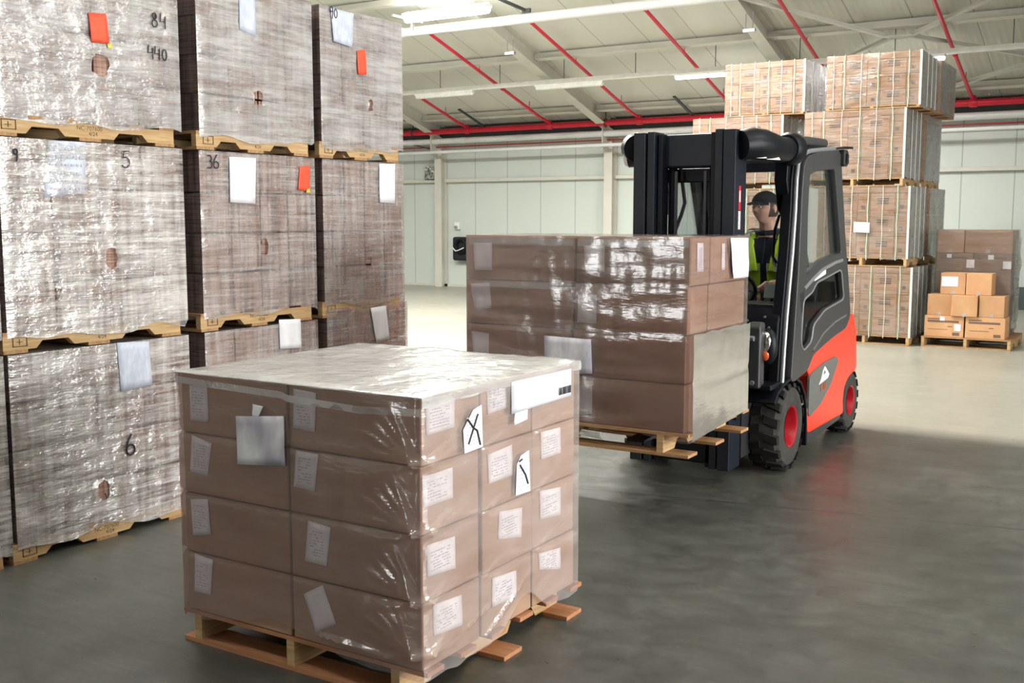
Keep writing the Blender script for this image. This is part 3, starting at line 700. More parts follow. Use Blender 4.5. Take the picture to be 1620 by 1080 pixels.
right_lab = {(0, 3): [(2.891, .966), (3.056, .969), (3.057, 1.075), (2.886, 1.075)], (0, 2): [(2.877, .717), (3.05, .715), (3.047, .826), (2.871, .826)],
             (0, 1): [(2.895, .469), (3.063, .453), (3.06, .572), (2.893, .582)], (0, 0): [(2.926, .246), (3.101, .229), (3.098, .344), (2.923, .361)],
             (1, 2): [(3.271, .718), (3.441, .717), (3.432, .838), (3.263, .83)], (1, 1): [(3.336, .489), (3.502, .456), (3.511, .574), (3.341, .596)],
             (1, 0): [(3.30, .233), (3.474, .221), (3.474, .329), (3.301, .346)], (2, 2): [(3.663, .734), (3.824, .732), (3.817, .842), (3.657, .848)],
             (2, 1): [(3.659, .487), (3.827, .468), (3.826, .587), (3.654, .606)], (2, 0): [(3.651, .279), (3.824, .234), (3.823, .328), (3.645, .349)],
             (1, 3): [(3.272, .98), (3.42, .985), (3.42, 1.085), (3.269, 1.089)]}
XN = ['left', 'right']; YN = ['front', 'middle', 'rear']
FGW = XF_ = -2.152
for r in range(4):
    for ix, (xa, xb) in enumerate(colsX):
        for iy, (ya, yb) in enumerate(colsY):
            z0, z1 = zs[r], zs[r+1]; jx = random.uniform(-.004, .0); jy = 0
            if ix == 1 and iy == 1 and r in (1, 2): jx = .003
            b = MB(); w_, d_, h_ = xb-xa, yb-ya, z1-z0-.003
            b.box(-w_/2, w_/2, -d_/2, d_/2, 0, h_)
            c = ((xa+xb)/2+jx, (ya+yb)/2, z0)
            q = b.build('cardboard_carton', M_kraft, bevel=.006); q.location = c
            if iy == 0 and r < 4: pass
            tag(q, f'brown carton, {ROWN[r]} layer, {YN[iy]} {XN[ix]}, of the nearest wrapped load', 'carton', 'cartons of the nearest load')
            MB().box(-.03, .03, -d_/2+.01, d_/2-.01, h_, h_+.0008).build('packing_tape', M_tape, q)
            if iy == 0 and (ix, r) in front_lab:
                P_ = front_lab[(ix, r)]; sheet('shipping_label', M_paper, q, P_, 'y', ya-.001, curl=.003, loc0=c)
                cu = sum(p[0] for p in P_)/4; cv = sum(p[1] for p in P_)/4
                if (ix, r) != (1, 0): text_lines(q, 'y', ya-.0065, cu-.035, cu+.03, cv-.05, cv+.05, 9, c, r*7+ix)
            if ix == 1 and (iy, r) in right_lab:
                P_ = right_lab[(iy, r)]; sheet('shipping_label', M_paper, q, P_, 'x', xb+jx+.0008, curl=.003, loc0=c)
                cu = sum(p[0] for p in P_)/4; cv = sum(p[1] for p in P_)/4
                text_lines(q, 'x', xb+jx+.0055, cu-.065, cu+.05, cv-.04, cv+.035, 7, c, r*5+iy*3+40)
e = empty('load_wrapping', (0, 0, 0), 'clear stretch film with a milky top sheet over the nearest load', 'plastic film')
def botfg(s, u):
    if s == 'y':
        t = (u+3.33)/1.18                       # hangs low at both corners, rides up in the middle
        return -.03+.085*math.exp(-((t-.42)/.22)**2)+.012*noise.noise(Vector((u*9, 0, 3)))
    if s == 'x':
        t = (u-2.86)/1.09
        return -.03+.12*math.exp(-((t-.60)/.12)**2)+.015*noise.noise(Vector((u*11, 0, 7)))
    return -.02
crs = []
for zc in (.87, .63, .385, .2):
    for k_, (du, dv) in enumerate(((-.16, .17), (-.20, .13), (-.26, .10), (-.24, .03), (-.20, -.05), (-.12, .20))): crs.append(('y', -2.155, zc, du, dv, .0080, .0105))
    for k_, (du, dv) in enumerate(((.16, .06), (.22, .03), (.24, -.01), (.18, -.06), (.10, -.10))): crs.append(('x', 2.86, zc, du, dv, .0075, .010))
for zc in (.86, .62, .38):
    for yc in (3.22, 3.6):
        for du, dv in ((.15, .05), (-.18, .03), (.14, -.05)): crs.append(('x', yc, zc, du, dv, .006, .010))
crs += [('x', 3.25, .16, .32, .16, .01, .008), ('x', 3.1, .22, .4, .10, .008, .007), ('y', -2.6, .18, .4, -.02, .008, .008)]
wrap('stretch_film', -3.33, -2.146, 2.857, 3.95, .137, 1.104, M_film_fg, e, seg=.010, amp=.004, top=False, dips=zs[1:4], botf=botfg, seed=2.2, off=.014, creases=crs, side_mat=M_film_lit, side_key='x')
# top sheet with lip
nx = ny = 40; G = []
X0, X1, Y0, Y1 = -3.338, -2.136, 2.846, 3.962
for j in range(ny+1):
    for i in range(nx+1):
        x = X0+(X1-X0)*i/nx; y = Y0+(Y1-Y0)*j/ny
        zz_ = 1.110+.006*noise.noise(Vector((x*5, y*2.2, 0)))+.004*noise.noise(Vector((x*16, y*6, 2)))
        if (i in (0, nx)) or (j in (0, ny)): zz_ = 1.104
        G.append((x, y, zz_))
m = MB(); m.add(G, [(j*(nx+1)+i, j*(nx+1)+i+1, (j+1)*(nx+1)+i+1, (j+1)*(nx+1)+i) for j in range(ny) for i in range(nx)])
def lip(pts, nrm, dep):
    V = []; n_ = len(pts)
    for k in range(5):
        for i, p in enumerate(pts):
            d = dep*(1+.35*noise.noise(Vector((p[0]*6, p[1]*6, 4))))*k/4
            o2 = (.004+.004*noise.noise(Vector((p[0]*22+k, p[1]*22, k*.9))))*(k > 0)
            V.append((p[0]+nrm[0]*o2, p[1]+nrm[1]*o2, 1.104-d))
    m.add(V, [(k*n_+i, k*n_+i+1, (k+1)*n_+i+1, (k+1)*n_+i) for k in range(4) for i in range(n_-1)])
lip([(X1, Y0+(Y1-Y0)*j/ny) for j in range(ny+1)], (1, 0), .036); lip([(X0+(X1-X0)*i/nx, Y0) for i in range(nx+1)], (0, -1), .006)
lip([(X0, Y0+(Y1-Y0)*j/ny) for j in range(ny+1)], (-1, 0), .03); lip([(X0+(X1-X0)*i/nx, Y1) for i in range(nx+1)], (0, 1), .03)
cv = m.build('cover_sheet', M_cover, e, smooth=True); cv['label'] = 'milky white plastic top sheet'
# adhesive tape round the upper edge
t = MB()
tp = [(-3.335, 1.073), (-3.1, 1.066), (-2.77, 1.058), (-2.74, 1.048), (-2.55, 1.043), (-2.40, 1.038), (-2.30, 1.044), (-2.14, 1.052)]
t.add([(x, 2.842, z-.013) for x, z in tp]+[(x, 2.842, z+.013) for x, z in tp], [(i, i+1, i+9, i+8) for i in range(7)])
t.build('edge_tape', M_tape, e)
# papers under the film
sheet('document_sheet', M_paper_smear, e, [(-2.996, .774), (-2.751, .797), (-2.755, .983), (-2.999, .959)], 'y', 2.838, curl=.006)['label'] = 'large smudged document sheet'
sheet('torn_paper', M_paper, e, [(-2.916, .965), (-2.886, .965), (-2.859, 1.008), (-2.914, 1.012)], 'y', 2.842)
bg = sheet('document_sheet', M_paper_pale, e, [(3.40, .962), (3.864, .97), (3.868, 1.081), (3.40, 1.085)], 'x', -2.132, curl=.008)
sheet('document_sheet', M_paper, e, [(3.425, .915), (3.52, .925), (3.525, .99), (3.425, .99)], 'x', -2.133)
g = MB(); y = 3.76; rnd = random.Random(5)
while y < 3.855:
    w_ = rnd.uniform(.002, .006); g.box(-2.1235, -2.1225, y, y+w_, .985, 1.015); y += w_+rnd.uniform(.002, .005)
g.build('barcode', M_ink, e)
g = MB()
for (u, v) in ((3.285, 1.05), (3.315, 1.05), (3.285, 1.005), (3.31, 1.005)):
    for k_ in range(4): g.box(-2.1305, -2.1295, u, u+.02, v+k_*.007, v+k_*.007+.003)
g.build('printed_text', M_greyink, e)
s1 = sheet('packing_slip', M_paper, e, [(3.087, .87), (3.204, .874), (3.197, 1.029), (3.144, 1.019), (3.08, .956)], 'x', -2.128); s1['label'] = 'packing slip crossed out in black'
text_lines(e, 'x', -2.1268, 3.10, 3.19, .89, 1.0, 9, (0, 0, 0), 9)
m = MB(); m.tube([(-2.125, 3.105, .99), (-2.125, 3.14, .955), (-2.125, 3.165, .94), (-2.125, 3.185, .885)], .0035, 6); m.tube([(-2.125, 3.17, 1.0), (-2.125, 3.14, .95), (-2.125, 3.11, .90)], .0035, 6); m.build('handwriting', M_ink, e)
sheet('packing_slip', M_paper, e, [(3.432, .64), (3.54, .636), (3.53, .80), (3.47, .79), (3.441, .76)], 'x', -2.128)
text_lines(e, 'x', -2.1268, 3.45, 3.53, .65, .78, 9, (0, 0, 0), 12)
m = MB(); m.tube([(-2.125, 3.46, .755), (-2.125, 3.50, .71), (-2.125, 3.52, .67)], .0035, 6); m.tube([(-2.125, 3.455, .77), (-2.125, 3.475, .775)], .0035, 6); m.build('handwriting', M_ink, e)

# ---------------------------------------------------------------- load on the forks
LX0, LX1, LY0, LY1 = -3.585, -2.185, 5.25, 6.10
zf = [.56, .825, 1.085, 1.345, 1.60]
pallet(LX0+.02, LX1+.015, LY0-.02, LY1+.06, .432, .13, 'pale wooden pallet raised on the forklift forks', None, False, .04, .14)
for r in range(4):
    for ix, (xa, xb) in enumerate(((LX0, -2.872), (-2.86, LX1))):
        for iy, (ya, yb) in enumerate(((LY0, 5.523), (5.533, LY1))):
            if ix == 0 and r < 3: pass
            w_, d_, h_ = xb-xa, yb-ya, zf[r+1]-zf[r]-.004
            q = MB().box(-w_/2, w_/2, -d_/2, d_/2, 0, h_).build('cardboard_carton', M_kraft, bevel=.008)
            sx_ = {3: .0, 2: -.008, 1: -.016, 0: -.016}[r]
            c = ((xa+xb)/2+(sx_ if ix == 1 else sx_), (ya+yb)/2, zf[r]); q.location = c
            tag(q, f'brown carton, {ROWN[r]} layer, {["front", "rear"][iy]} {XN[ix]}, of the load on the forks', 'carton', 'cartons of the load on the forks')
            if iy == 0:
                lab = {(0, 3): [(-3.535, 1.397), (-3.415, 1.40), (-3.415, 1.558), (-3.547, 1.556)], (0, 2): [(-3.536, 1.155), (-3.42, 1.179), (-3.433, 1.326), (-3.567, 1.318)],
                       (0, 1): [(-3.55, .89), (-3.44, .90), (-3.438, 1.029), (-3.56, 1.037)], (1, 3): [(-2.799, 1.398), (-2.682, 1.408), (-2.684, 1.553), (-2.812, 1.551)],
                       (1, 2): [(-2.849, 1.123), (-2.73, 1.126), (-2.73, 1.283), (-2.846, 1.281)], (1, 0): [(-2.85, .605), (-2.752, .614), (-2.754, .778), (-2.852, .77)]}.get((ix, r))
                if lab: sheet('shipping_label', M_paper, q, lab, 'y', ya-.001, curl=.003, loc0=c)
                if r == 3: MB().box(-w_/2+.01, w_/2-.01, -d_/2-.0015, -d_/2-.0005, h_-.05, h_-.01).build('packing_tape', M_tape, q)
                if r == 2 and ix == 0: MB().box(-w_/2+.12, w_/2-.01, -d_/2-.0015, -d_/2-.0005, h_-.04, h_-.005).build('packing_tape', M_tape, q)
            if ix == 1 and r == 3:
                P_ = [(5.336, 1.418), (5.424, 1.415), (5.415, 1.57), (5.327, 1.57)] if iy == 0 else [(5.69, 1.411), (5.74, 1.411), (5.735, 1.56), (5.685, 1.56)]
                sheet('shipping_label', M_paper, q, P_, 'x', xb+sx_+.002, curl=.002, loc0=c)
                if iy == 0:
                    g = MB()
                    for k_ in range(12): g.box(xb+.0065-c[0], xb+.0075-c[0], 5.355-c[1], 5.395-c[1], 1.44+k_*.009-c[2], 1.444+k_*.009-c[2])
                    g.build('barcode', M_greyink, q)
e = empty('load_wrapping', (0, 0, 0), 'shiny stretch film around the load on the forks', 'plastic film')
def botfk(s, u):
    if s == 'y': return -.02-.03*math.exp(-((u-LX1)/.2)**2)+.01*noise.noise(Vector((u*7, 0, 3)))
    if s == 'x': return -.05+.05*(u-LY0)/(LY1-LY0)+.01*noise.noise(Vector((u*13, 0, 7)))
    return 0
wrap('stretch_film', LX0-.002, LX1+.002, LY0, LY1, .56, 1.602, M_film_fork, e, seg=.02, amp=.006, top=True, dips=zf[1:4], botf=botfk, seed=4.4, off=.012)
M_film_low = film('doubled_stretch_film', .48, .62, .08, .16, hcol=(.84, .78, .72), sx=(2, 2, 3), bm=.12, bscale=.5)
m = MB(); n1, n2 = 24, 18; V = []
for j in range(n2+1):
    for i in range(n1+1):
        y = LY0+(LY1-LY0)*i/n1; zb_ = .52+.05*i/n1; zt_ = 1.09-.0*i+.015*noise.noise(Vector((y*9, 0, 1))); z = zb_+(zt_-zb_)*j/n2
        V.append((LX1+.030+.004*noise.noise(Vector((y*12, z*6, 2)))-.006*math.exp(-((z-.825)/.02)**2), y, z))
m.add(V, [(j*(n1+1)+i, j*(n1+1)+i+1, (j+1)*(n1+1)+i+1, (j+1)*(n1+1)+i) for j in range(n2) for i in range(n1)])
m.build('film_overlap', M_film_low, e, smooth=True)['label'] = 'whitish doubled film over the lower side'
sheet('document_sheet', M_paper_smear, e, [(-3.047, .823), (-2.743, .846), (-2.753, 1.035), (-3.052, 1.04)], 'y', LY0-.02, curl=.004)['label'] = 'grey smudged document sheet'
sheet('document_sheet', M_paper, e, [(5.82, 1.361), (6.06, 1.359), (6.06, 1.585), (5.765, 1.59)], 'x', LX1+.018, curl=.012)['label'] = 'large white loose sheet'
sheet('film_wad', M_cover, e, [(-2.82, .50), (-2.66, .485), (-2.68, .525), (-2.80, .53)], 'y', LY0-.03)

# ---------------------------------------------------------------- carton stacks at the rear right
def printed(w_, d_, h_, wide):
    b = MB(); b.box(-w_/2, w_/2, -d_/2, d_/2, 0, h_)
    y = -d_/2-.0012
    if wide:
        for k_ in range(3): b.box(-.07, .08, y, y+.001, h_*.5+k_*.03, h_*.5+k_*.03+.018, 1)
        b.box(-w_/2+.01, w_/2-.01, y, y+.001, h_*.18, h_*.2, 1); b.box(-w_/2+.03, w_/2-.02, y, y+.001, h_*.85, h_*.87, 1)
    else:
        b.box(-.03, .02, y, y+.001, h_*.25, h_*.25+.05, 1); b.box(-w_/2+.01, w_/2-.01, y, y+.001, h_*.7, h_*.72, 1)
        b.box(-w_/2+.01, w_/2-.01, y, y+.001, h_*.1, h_*.12, 1)
    x = w_/2+.0002
    b.box(x, x+.001, -d_/4, d_/6, h_*.3, h_*.34, 1); b.box(x, x+.001, -d_/4, d_/4, h_*.6, h_*.63, 1)
    return b
def far_tier(x0, x1, y0, y1, z0, z1, where, side=True, front=True, seed=0, rows=3, straps=True, flm=None, tray=True, sidem=None):
    flm = flm or M_film_far
    W = x1-x0; fr = [.17, .27, .14, .27, .15]; s_ = sum(fr); depth = (y1-y0)/3; zt_ = z1-(.085 if tray else 0); rh = (zt_-z0)/rows
    xs = [x0]; 
    for f in fr: xs.append(xs[-1]+W*f/s_)
    CN = ['first', 'second', 'third', 'fourth', 'fifth']; RN = ['bottom', 'middle', 'top']
    cache = {}
    for k_ in range(3):
        for c in range(5):
            if k_ > 0 and not (side and c == 4): continue
            if not front and c < 4: continue
            if k_ == 0 and c < 4 and not front: continue
            key = c
            if key not in cache: cache[key] = printed(xs[c+1]-xs[c]-.008, depth-.008, rh-.006, c in (1, 3)).mesh('printed_carton', [M_kraft2, M_print])
            for r in range(rows):
                q = bpy.data.objects.new('printed_carton', cache[key]); COL.objects.link(q)
                q.location = ((xs[c]+xs[c+1])/2, y0+depth*(k_+.5), z0+rh*r)
                pos = f'{CN[c]} from left' if k_ == 0 and front else f'right side, {["front", "middle", "rear"][k_]}'
                tag(q, f'printed carton, {RN[r]} row, {pos}, {where}', 'carton', f'printed cartons, {where}')
    if tray:
        b = MB().box(x0, x1, y0, y1, zt_, z1-.004)
        q = tag(b.build('carton_tray', M_kraft2, bevel=.01), f'shallow cardboard tray topping {where}', 'tray', 'trays on the rear stacks')
    e = empty('load_wrapping', (0, 0, 0), f'film and straps around {where}', 'plastic film', 'film on the rear carton stacks')
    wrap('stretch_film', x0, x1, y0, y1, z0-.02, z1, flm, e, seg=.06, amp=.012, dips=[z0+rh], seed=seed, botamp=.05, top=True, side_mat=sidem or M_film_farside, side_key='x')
    if straps and front:
        for i, f in enumerate((.08, .2, .38, .56, .72, .88)):
            x = x0+W*f; w_ = .014 if i % 2 else .009
            m = MB(); m.tube([(x+.004*math.sin(t*2+i), y0-.02, z0-.04+(z1-z0+.05)*t/6) for t in range(7)], w_/2.4, 6)
            m.build('strap', M_strapg if i % 2 else M_strapw, e)
        MB().box(x1-.012, x1+.014, y0-.024, y0+.0, z0-.02, z1).build('edge_protector', M_strapw, e)
        if side:
            for i, f in enumerate((.3, .55, .8)):
                MB().box(x1+.018, x1+.024, y0+(y1-y0)*f, y0+(y1-y0)*f+.02, z0-.02, z1).build('strap', M_strapw, e)
    return e
YF = 14.9
RT = [(-4.25, -3.06, .13, 1.05), (-4.33, -3.13, 1.18, 2.12), (-4.55, -3.22, 2.24, 3.14), (-4.27, -3.05, 3.19, 3.87)]
LT = [(-5.95, -4.72, .13, 1.05), (-6.05, -4.82, 1.18, 2.10), (-6.2, -4.87, 2.22, 3.13), (-5.72, -4.58, 3.18, 3.87)]
TN = ['the lowest', 'the second', 'the third', 'the topmost']
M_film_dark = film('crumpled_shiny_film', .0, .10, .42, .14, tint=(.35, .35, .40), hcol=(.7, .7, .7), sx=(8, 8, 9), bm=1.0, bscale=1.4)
M_film_farside = film('grey_blue_side_film', .25, .60, .14, .2, tint=(.75, .78, .80), hcol=(.42, .47, .49), sx=(4, 4, 14), bm=.6)  # grey-blue reflection of the side faces painted as haze colour
for i, (a, b, z0, z1) in enumerate(RT):
    ph = .11 if i < 3 else .05
    wf = f'{TN[i]} load, right rear stack'
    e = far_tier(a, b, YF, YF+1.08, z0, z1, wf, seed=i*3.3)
    if i == 1: sheet('document_sheet', M_paper, e, [(-3.83, 1.51), (-3.62, 1.50), (-3.62, 1.64), (-3.83, 1.65)], 'y', YF-.03, curl=.02)
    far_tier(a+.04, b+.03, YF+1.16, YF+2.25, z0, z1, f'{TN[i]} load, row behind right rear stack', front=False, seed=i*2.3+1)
    zb_ = 0 if i == 0 else RT[i-1][3]; hh = z0-zb_-.005
    pallet(a, b, YF-.01, YF+1.07, zb_+.002, round(hh, 3), f'pine pallet under {wf}', 'pallets of the rear stacks')
    pallet(a+.04, b+.03, YF+1.16, YF+2.25, zb_+.002, round(hh, 3), f'pine pallet under {TN[i]} load, row behind right rear stack', 'pallets of the rear stacks')
for i, (a, b, z0, z1) in enumerate(LT):
    wf = f'{TN[i]} load, left rear stack'
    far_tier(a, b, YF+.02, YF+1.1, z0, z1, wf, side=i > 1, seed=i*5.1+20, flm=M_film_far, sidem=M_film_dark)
    zb_ = 0 if i == 0 else LT[i-1][3]
    pallet(a, b, YF+.01, YF+1.09, zb_+.002, round(z0-zb_-.005, 3), f'pine pallet under {wf}', 'pallets of the rear stacks')

# small mixed pallet
pallet(-2.93, -1.83, 15.0, 16.15, 0, .14, 'pine pallet carrying loose cartons beside the tall rear stack', None)
def plain_carton(x0, x1, y0, y1, z0, z1, label, mat=M_kraft2, grp='loose cartons on the small rear pallet', deco=None, lab=None):
    w_, d_, h_ = x1-x0, y1-y0, z1-z0; b = MB().box(-w_/2, w_/2, -d_/2, d_/2, 0, h_-.002)
    q = b.build('cardboard_carton', mat, bevel=.006); q.location = ((x0+x1)/2, (y0+y1)/2, z0); tag(q, label, 'carton', grp)
    y = -d_/2-.0015
    if deco:
        g = MB(); g.box(-w_/2+.04, w_/2-.06, y, y+.001, h_*.68, h_*.78).box(-w_/2+.04, -w_/2+.2, y, y+.001, h_*.82, h_*.87).box(w_*.1, w_*.22, y, y+.001, h_*.48, h_*.52, 0)
        g.box(-w_/2+.05, w_*.1, y, y+.001, h_*.34, h_*.36).box(w_*.22, w_*.4, y, y+.001, h_*.08, h_*.22); g.build('printed_text', M_print, q)
    else:
        MB().box(-.025, .025, y, y+.001, h_*.0, h_*.16).build('packing_tape', M_tape, q)
    for (u, v, a, b_) in (lab or []):
        MB().box(u-a/2, u+a/2, y-.003, y-.001, v-b_/2, v+b_/2).build('shipping_label', M_paper, q)
    return q
plain_carton(-2.9, -2.41, 15.03, 15.42, .14, .42, 'printed carton, bottom left of the small rear pallet, two white labels', deco=1, lab=[(-.02, .24, .06, .05), (.17, .13, .08, .09)])
plain_carton(-2.39, -1.91, 15.03, 15.42, .14, .42, 'printed carton without labels, bottom right of the small rear pallet', deco=1)
plain_carton(-2.88, -2.58, 15.07, 15.42, .42, .70, 'plain carton at left of the middle row of three')
plain_carton(-2.57, -2.25, 15.0, 15.40, .42, .70, 'plain carton in the centre of the middle row of three')
plain_carton(-2.235, -1.93, 15.03, 15.42, .42, .70, 'plain carton at right of the middle row of three')
plain_carton(-2.73, -2.42, 15.1, 15.42, .70, .985, 'plain carton, left of the upper pair, with a big white sheet', lab=[(-.04, .17, .2, .13)])
plain_carton(-2.41, -2.10, 15.08, 15.42, .70, .985, 'plain carton, right of the upper pair')
for i, (z0, z1) in enumerate(((.14, .42), (.42, .70), (.70, .985), (.985, 1.24), (1.24, 1.54))):
    nm = ['lowest', 'second', 'third', 'fourth', 'topmost'][i]
    plain_carton(-2.86, -2.4 if i != 4 else -2.52, 15.46, 16.1, z0, z1, f'film-wrapped brown carton behind the loose ones, {nm} left', M_kraft if i == 4 else M_kraftdk, 'wrapped cartons at the back of the small pallet', deco=(i == 3) or None, lab=[(-.07, .21, .06, .05), (.2, .11, .1, .11)] if i == 3 else None)
    plain_carton(-2.39 if i != 4 else -2.51, -1.93, 15.46, 16.1, z0, z1, f'film-wrapped brown carton behind the loose ones, {nm} right', M_kraft if i == 4 else M_kraftdk, 'wrapped cartons at the back of the small pallet', deco=(i == 3) or None, lab=[(-.02, .2, .07, .06), (.18, .1, .1, .1)] if i == 3 else None)
e = empty('load_wrapping', (0, 0, 0), 'loose stretch film around the back cartons of the small rear pallet', 'plastic film')
M_film_thin = film('thin_stretch_film', .02, .14, .06, .16, hcol=(.7, .66, .62), sx=(6, 6, 12), bm=.6)
wrap('stretch_film', -2.87, -1.92, 15.45, 16.11, .2, 1.55, M_film_thin, e, seg=.05, amp=.015, seed=31, botamp=.1, top=True)
m = MB(); V = []
for j in range(20):
    for i in range(5):
        z = .25+1.2*j/19; V.append((-1.9+.03*noise.noise(Vector((z*5, i, 0)))+.01*i+.02, 15.42+.05*i+.03*noise.noise(Vector((z*4, i*.7, 3))), z))
m.add(V, [(j*5+i, j*5+i+1, (j+1)*5+i+1, (j+1)*5+i) for j in range(19) for i in range(4)]); m.build('film_tail', M_film_far, e, smooth=True)

# ---------------------------------------------------------------- forklift
FO = Vector((-2.76, 7.07, 0))
fk = empty('forklift', FO, 'orange-red and black counterbalance forklift carrying a wrapped load', 'forklift')
HW = .56
def P(mb, name, mats, parent=None, **kw): return mb.build(name, mats, parent or fk, **kw)
door_o = [(-.024, .616), (.001, .793), (.071, 1.342), (.1, 1.889), (.125, 2.048), (.218, 2.111), (.54, 2.157), (.938, 2.186), (1.009, 2.162), (1.07, 1.957), (1.213, 1.533), (1.373, 1.14), (1.436, .948), (1.32, .86), (.95, .82), (.467, .743), (.343, .645), (.045, .605)]
win_u = [(.252, 1.30), (.23, 1.721), (.245, 1.994), (.402, 2.029), (.854, 2.06), (.923, 1.907), (1.12, 1.431), (.95, 1.425), (.626, 1.399), (.40, 1.35)]
win_l = [(.19, 1.143), (.404, 1.191), (.488, 1.248), (1.117, 1.317), (1.217, 1.086), (.715, 1.04), (.445, .952), (.412, .838), (.225, .791), (.162, .854)]
red_p = [(.345, .645), (.514, .737), (.95, .812), (1.32, .852), (1.436, .948), (1.549, .949), (1.64, .709), (1.70, .50), (1.46, .462), (1.349, .40), (1.31, .30), (1.33, .20), (1.30, .19), (.39, .19), (.375, .337), (.43, .45), (.43, .60)]
grey_p = [(.395, .605), (.75, .652), (1.062, .662), (1.117, .625), (.93, .469), (.681, .357), (.385, .30)]
for sgn in (1, -1):
    nm = 'left' if sgn > 0 else 'right'
    def SX(x): return Matrix.Translation((sgn*x, 0, 0)) @ FX
    bp = obj('body_panel', poly_mesh('body_panel', round_poly(red_p, .06), [], .16, M_orange, SX(.475), .008), fk, True)
    gp = obj('side_panel', poly_mesh('side_panel', round_poly(grey_p, .05), [], .016, M_greyp, SX(.561), .003), fk, True)
    if sgn > 0:
        # maker's mark: mountain-shaped badge in two strokes, and model figures below
        lg = poly_mesh('badge', [(.60, .505), (.66, .545), (.70, .60), (.745, .625), (.79, .60), (.86, .555), (.83, .53)], [[(.70, .562), (.735, .602), (.77, .575)]], .004, M_whitep, SX(.575))
        obj('badge', lg, gp)['label'] = 'white peaked maker badge'
        T = Matrix.Translation((sgn*.575, .72, .475)) @ FX; obj('model_lettering', text_mesh('E30', .085, M_orlens, T, .001), gp)
    d = obj('cab_door', poly_mesh('cab_door', round_poly(door_o, .05), [round_poly(win_u, .04), round_poly(win_l, .05)], .035, M_grey, SX(.545), .006), fk, True)
    obj('window_pane', poly_mesh('window_pane', win_u, [], .006, M_glass, SX(.54)), d)
    obj('window_pane', poly_mesh('window_pane', win_l, [], .006, M_glassdk, SX(.54)), d)['label'] = 'dark tinted lower pane'
    m = MB(); q = win_l+[win_l[0]]; m.tube([(sgn*.568, y, z) for y, z in round_poly(win_l, .05)+[round_poly(win_l, .05)[0]]], .007, 8); P(m, 'window_trim', M_silver, d, smooth=True)
    m = MB().tube([(sgn*.566, y, z) for y, z in ((.2, 1.22), (.42, 1.285), (.62, 1.335), (.95, 1.375), (1.13, 1.385))], .014, 8); P(m, 'door_moulding', M_silver, d, smooth=True)
    m = MB().tube([(sgn*.566, y, z) for y, z in ((.45, .77), (.7, .87), (1.0, .93), (1.3, .955))], .009, 8); P(m, 'door_crease', M_greyp, d, smooth=True)
    if sgn > 0:
        m = MB().prism_x([(.43, 1.262), (.70, 1.30), (.70, 1.335), (.43, 1.295)], .566, .572); s_ = P(m, 'door_sticker', M_whitep, d); s_['label'] = 'white lettered strip'
    m = MB(); m.prism_x([(.10, 1.19), (.2, 1.21), (.22, 1.10), (.15, 1.04)], sgn*.55, sgn*.57); P(m, 'door_handle', M_blackm, d, bevel=.006)
    # A pillar, silver edge of the cab
    m = MB(); pp = [(-.16, .615), (-.135, .85), (-.105, 1.057), (-.024, 1.471), (.012, 1.75), (.022, 1.95), (.05, 2.06), (.12, 2.12), (.3, 2.155), (.54, 2.175), (.8, 2.195), (.987, 2.205)]
    m.tube([(sgn*.54, y+.02, z) for y, z in pp], [.017]*12, 12); P(m, 'front_pillar', M_silver, smooth=True)
    m = MB(); m.bar([(sgn*.49, y+.03, z) for y, z in pp[:8]], .07, .09); P(m, 'front_pillar', M_black, bevel=.01)
    m = MB(); m.bar([(sgn*.50, 1.40, .95), (sgn*.50, 1.22, 1.5), (sgn*.50, 1.08, 1.95), (sgn*.49, 1.0, 2.17)], .09, .12); P(m, 'rear_pillar', M_black, bevel=.015)
    m = MB(); m.bar([(sgn*.50, .0, 2.13), (sgn*.50, .5, 2.17), (sgn*.50, 1.02, 2.195)], .07, .06); P(m, 'roof_rail', M_black, bevel=.01)
    # lower skirt
    m = MB().prism_x([(.37, .30), (.39, .195), (1.30, .19), (1.33, .30), (1.28, .15), (.384, .10)], sgn*.38, sgn*.555)
    m = MB().prism_x([(.39, .192), (1.33, .19), (1.28, .145), (.384, .10)], sgn*.38, sgn*.553); P(m, 'sill', M_grey, bevel=.006)
    # step well
    m = MB().box(sgn*.44 if sgn > 0 else -.55, .55 if sgn > 0 else -.44, .18, .42, .40, .43); P(m, 'step', M_galv)
    m = MB().prism_x([(.1, .61), (.35, .64), (.43, .60), (.42, .45), (.30, .43)], sgn*.32, sgn*.44); P(m, 'step_well', M_blackm)
    # front mudguard
    f = [(-.34, .50), (-.27, .565), (-.16, .605), (-.03, .625), (.10, .615), (.22, .57), (.31, .48), (.36, .36), (.378, .24), (.385, .10)]
    m = MB(); m.bar([(sgn*.44, y, z) for y, z in f], .25, .022); P(m, 'mudguard', M_black, bevel=.006)
    # wheels
    def wheel(y, r, wd, lugs, cx):
        w_ = empty('w', (0, 0, 0), None, None); w_.name = 'wheel'; w_.parent = fk; w_.location = (sgn*cx, y, r)
        t = MB(); prof = [(-wd/2+.005, r*.47), (-wd/2, r*.70), (-wd/2+.006, r*.86), (-wd/2+.03, r*.945), (0, r*.965), (wd/2-.03, r*.945), (wd/2-.006, r*.86), (wd/2, r*.70), (wd/2-.005, r*.47)]
        t.lathe_x(prof, (0, 0, 0), 48, 0, False)
        to = t.build('tyre', M_rubbers, w_, smooth=True)
        tl = MB()
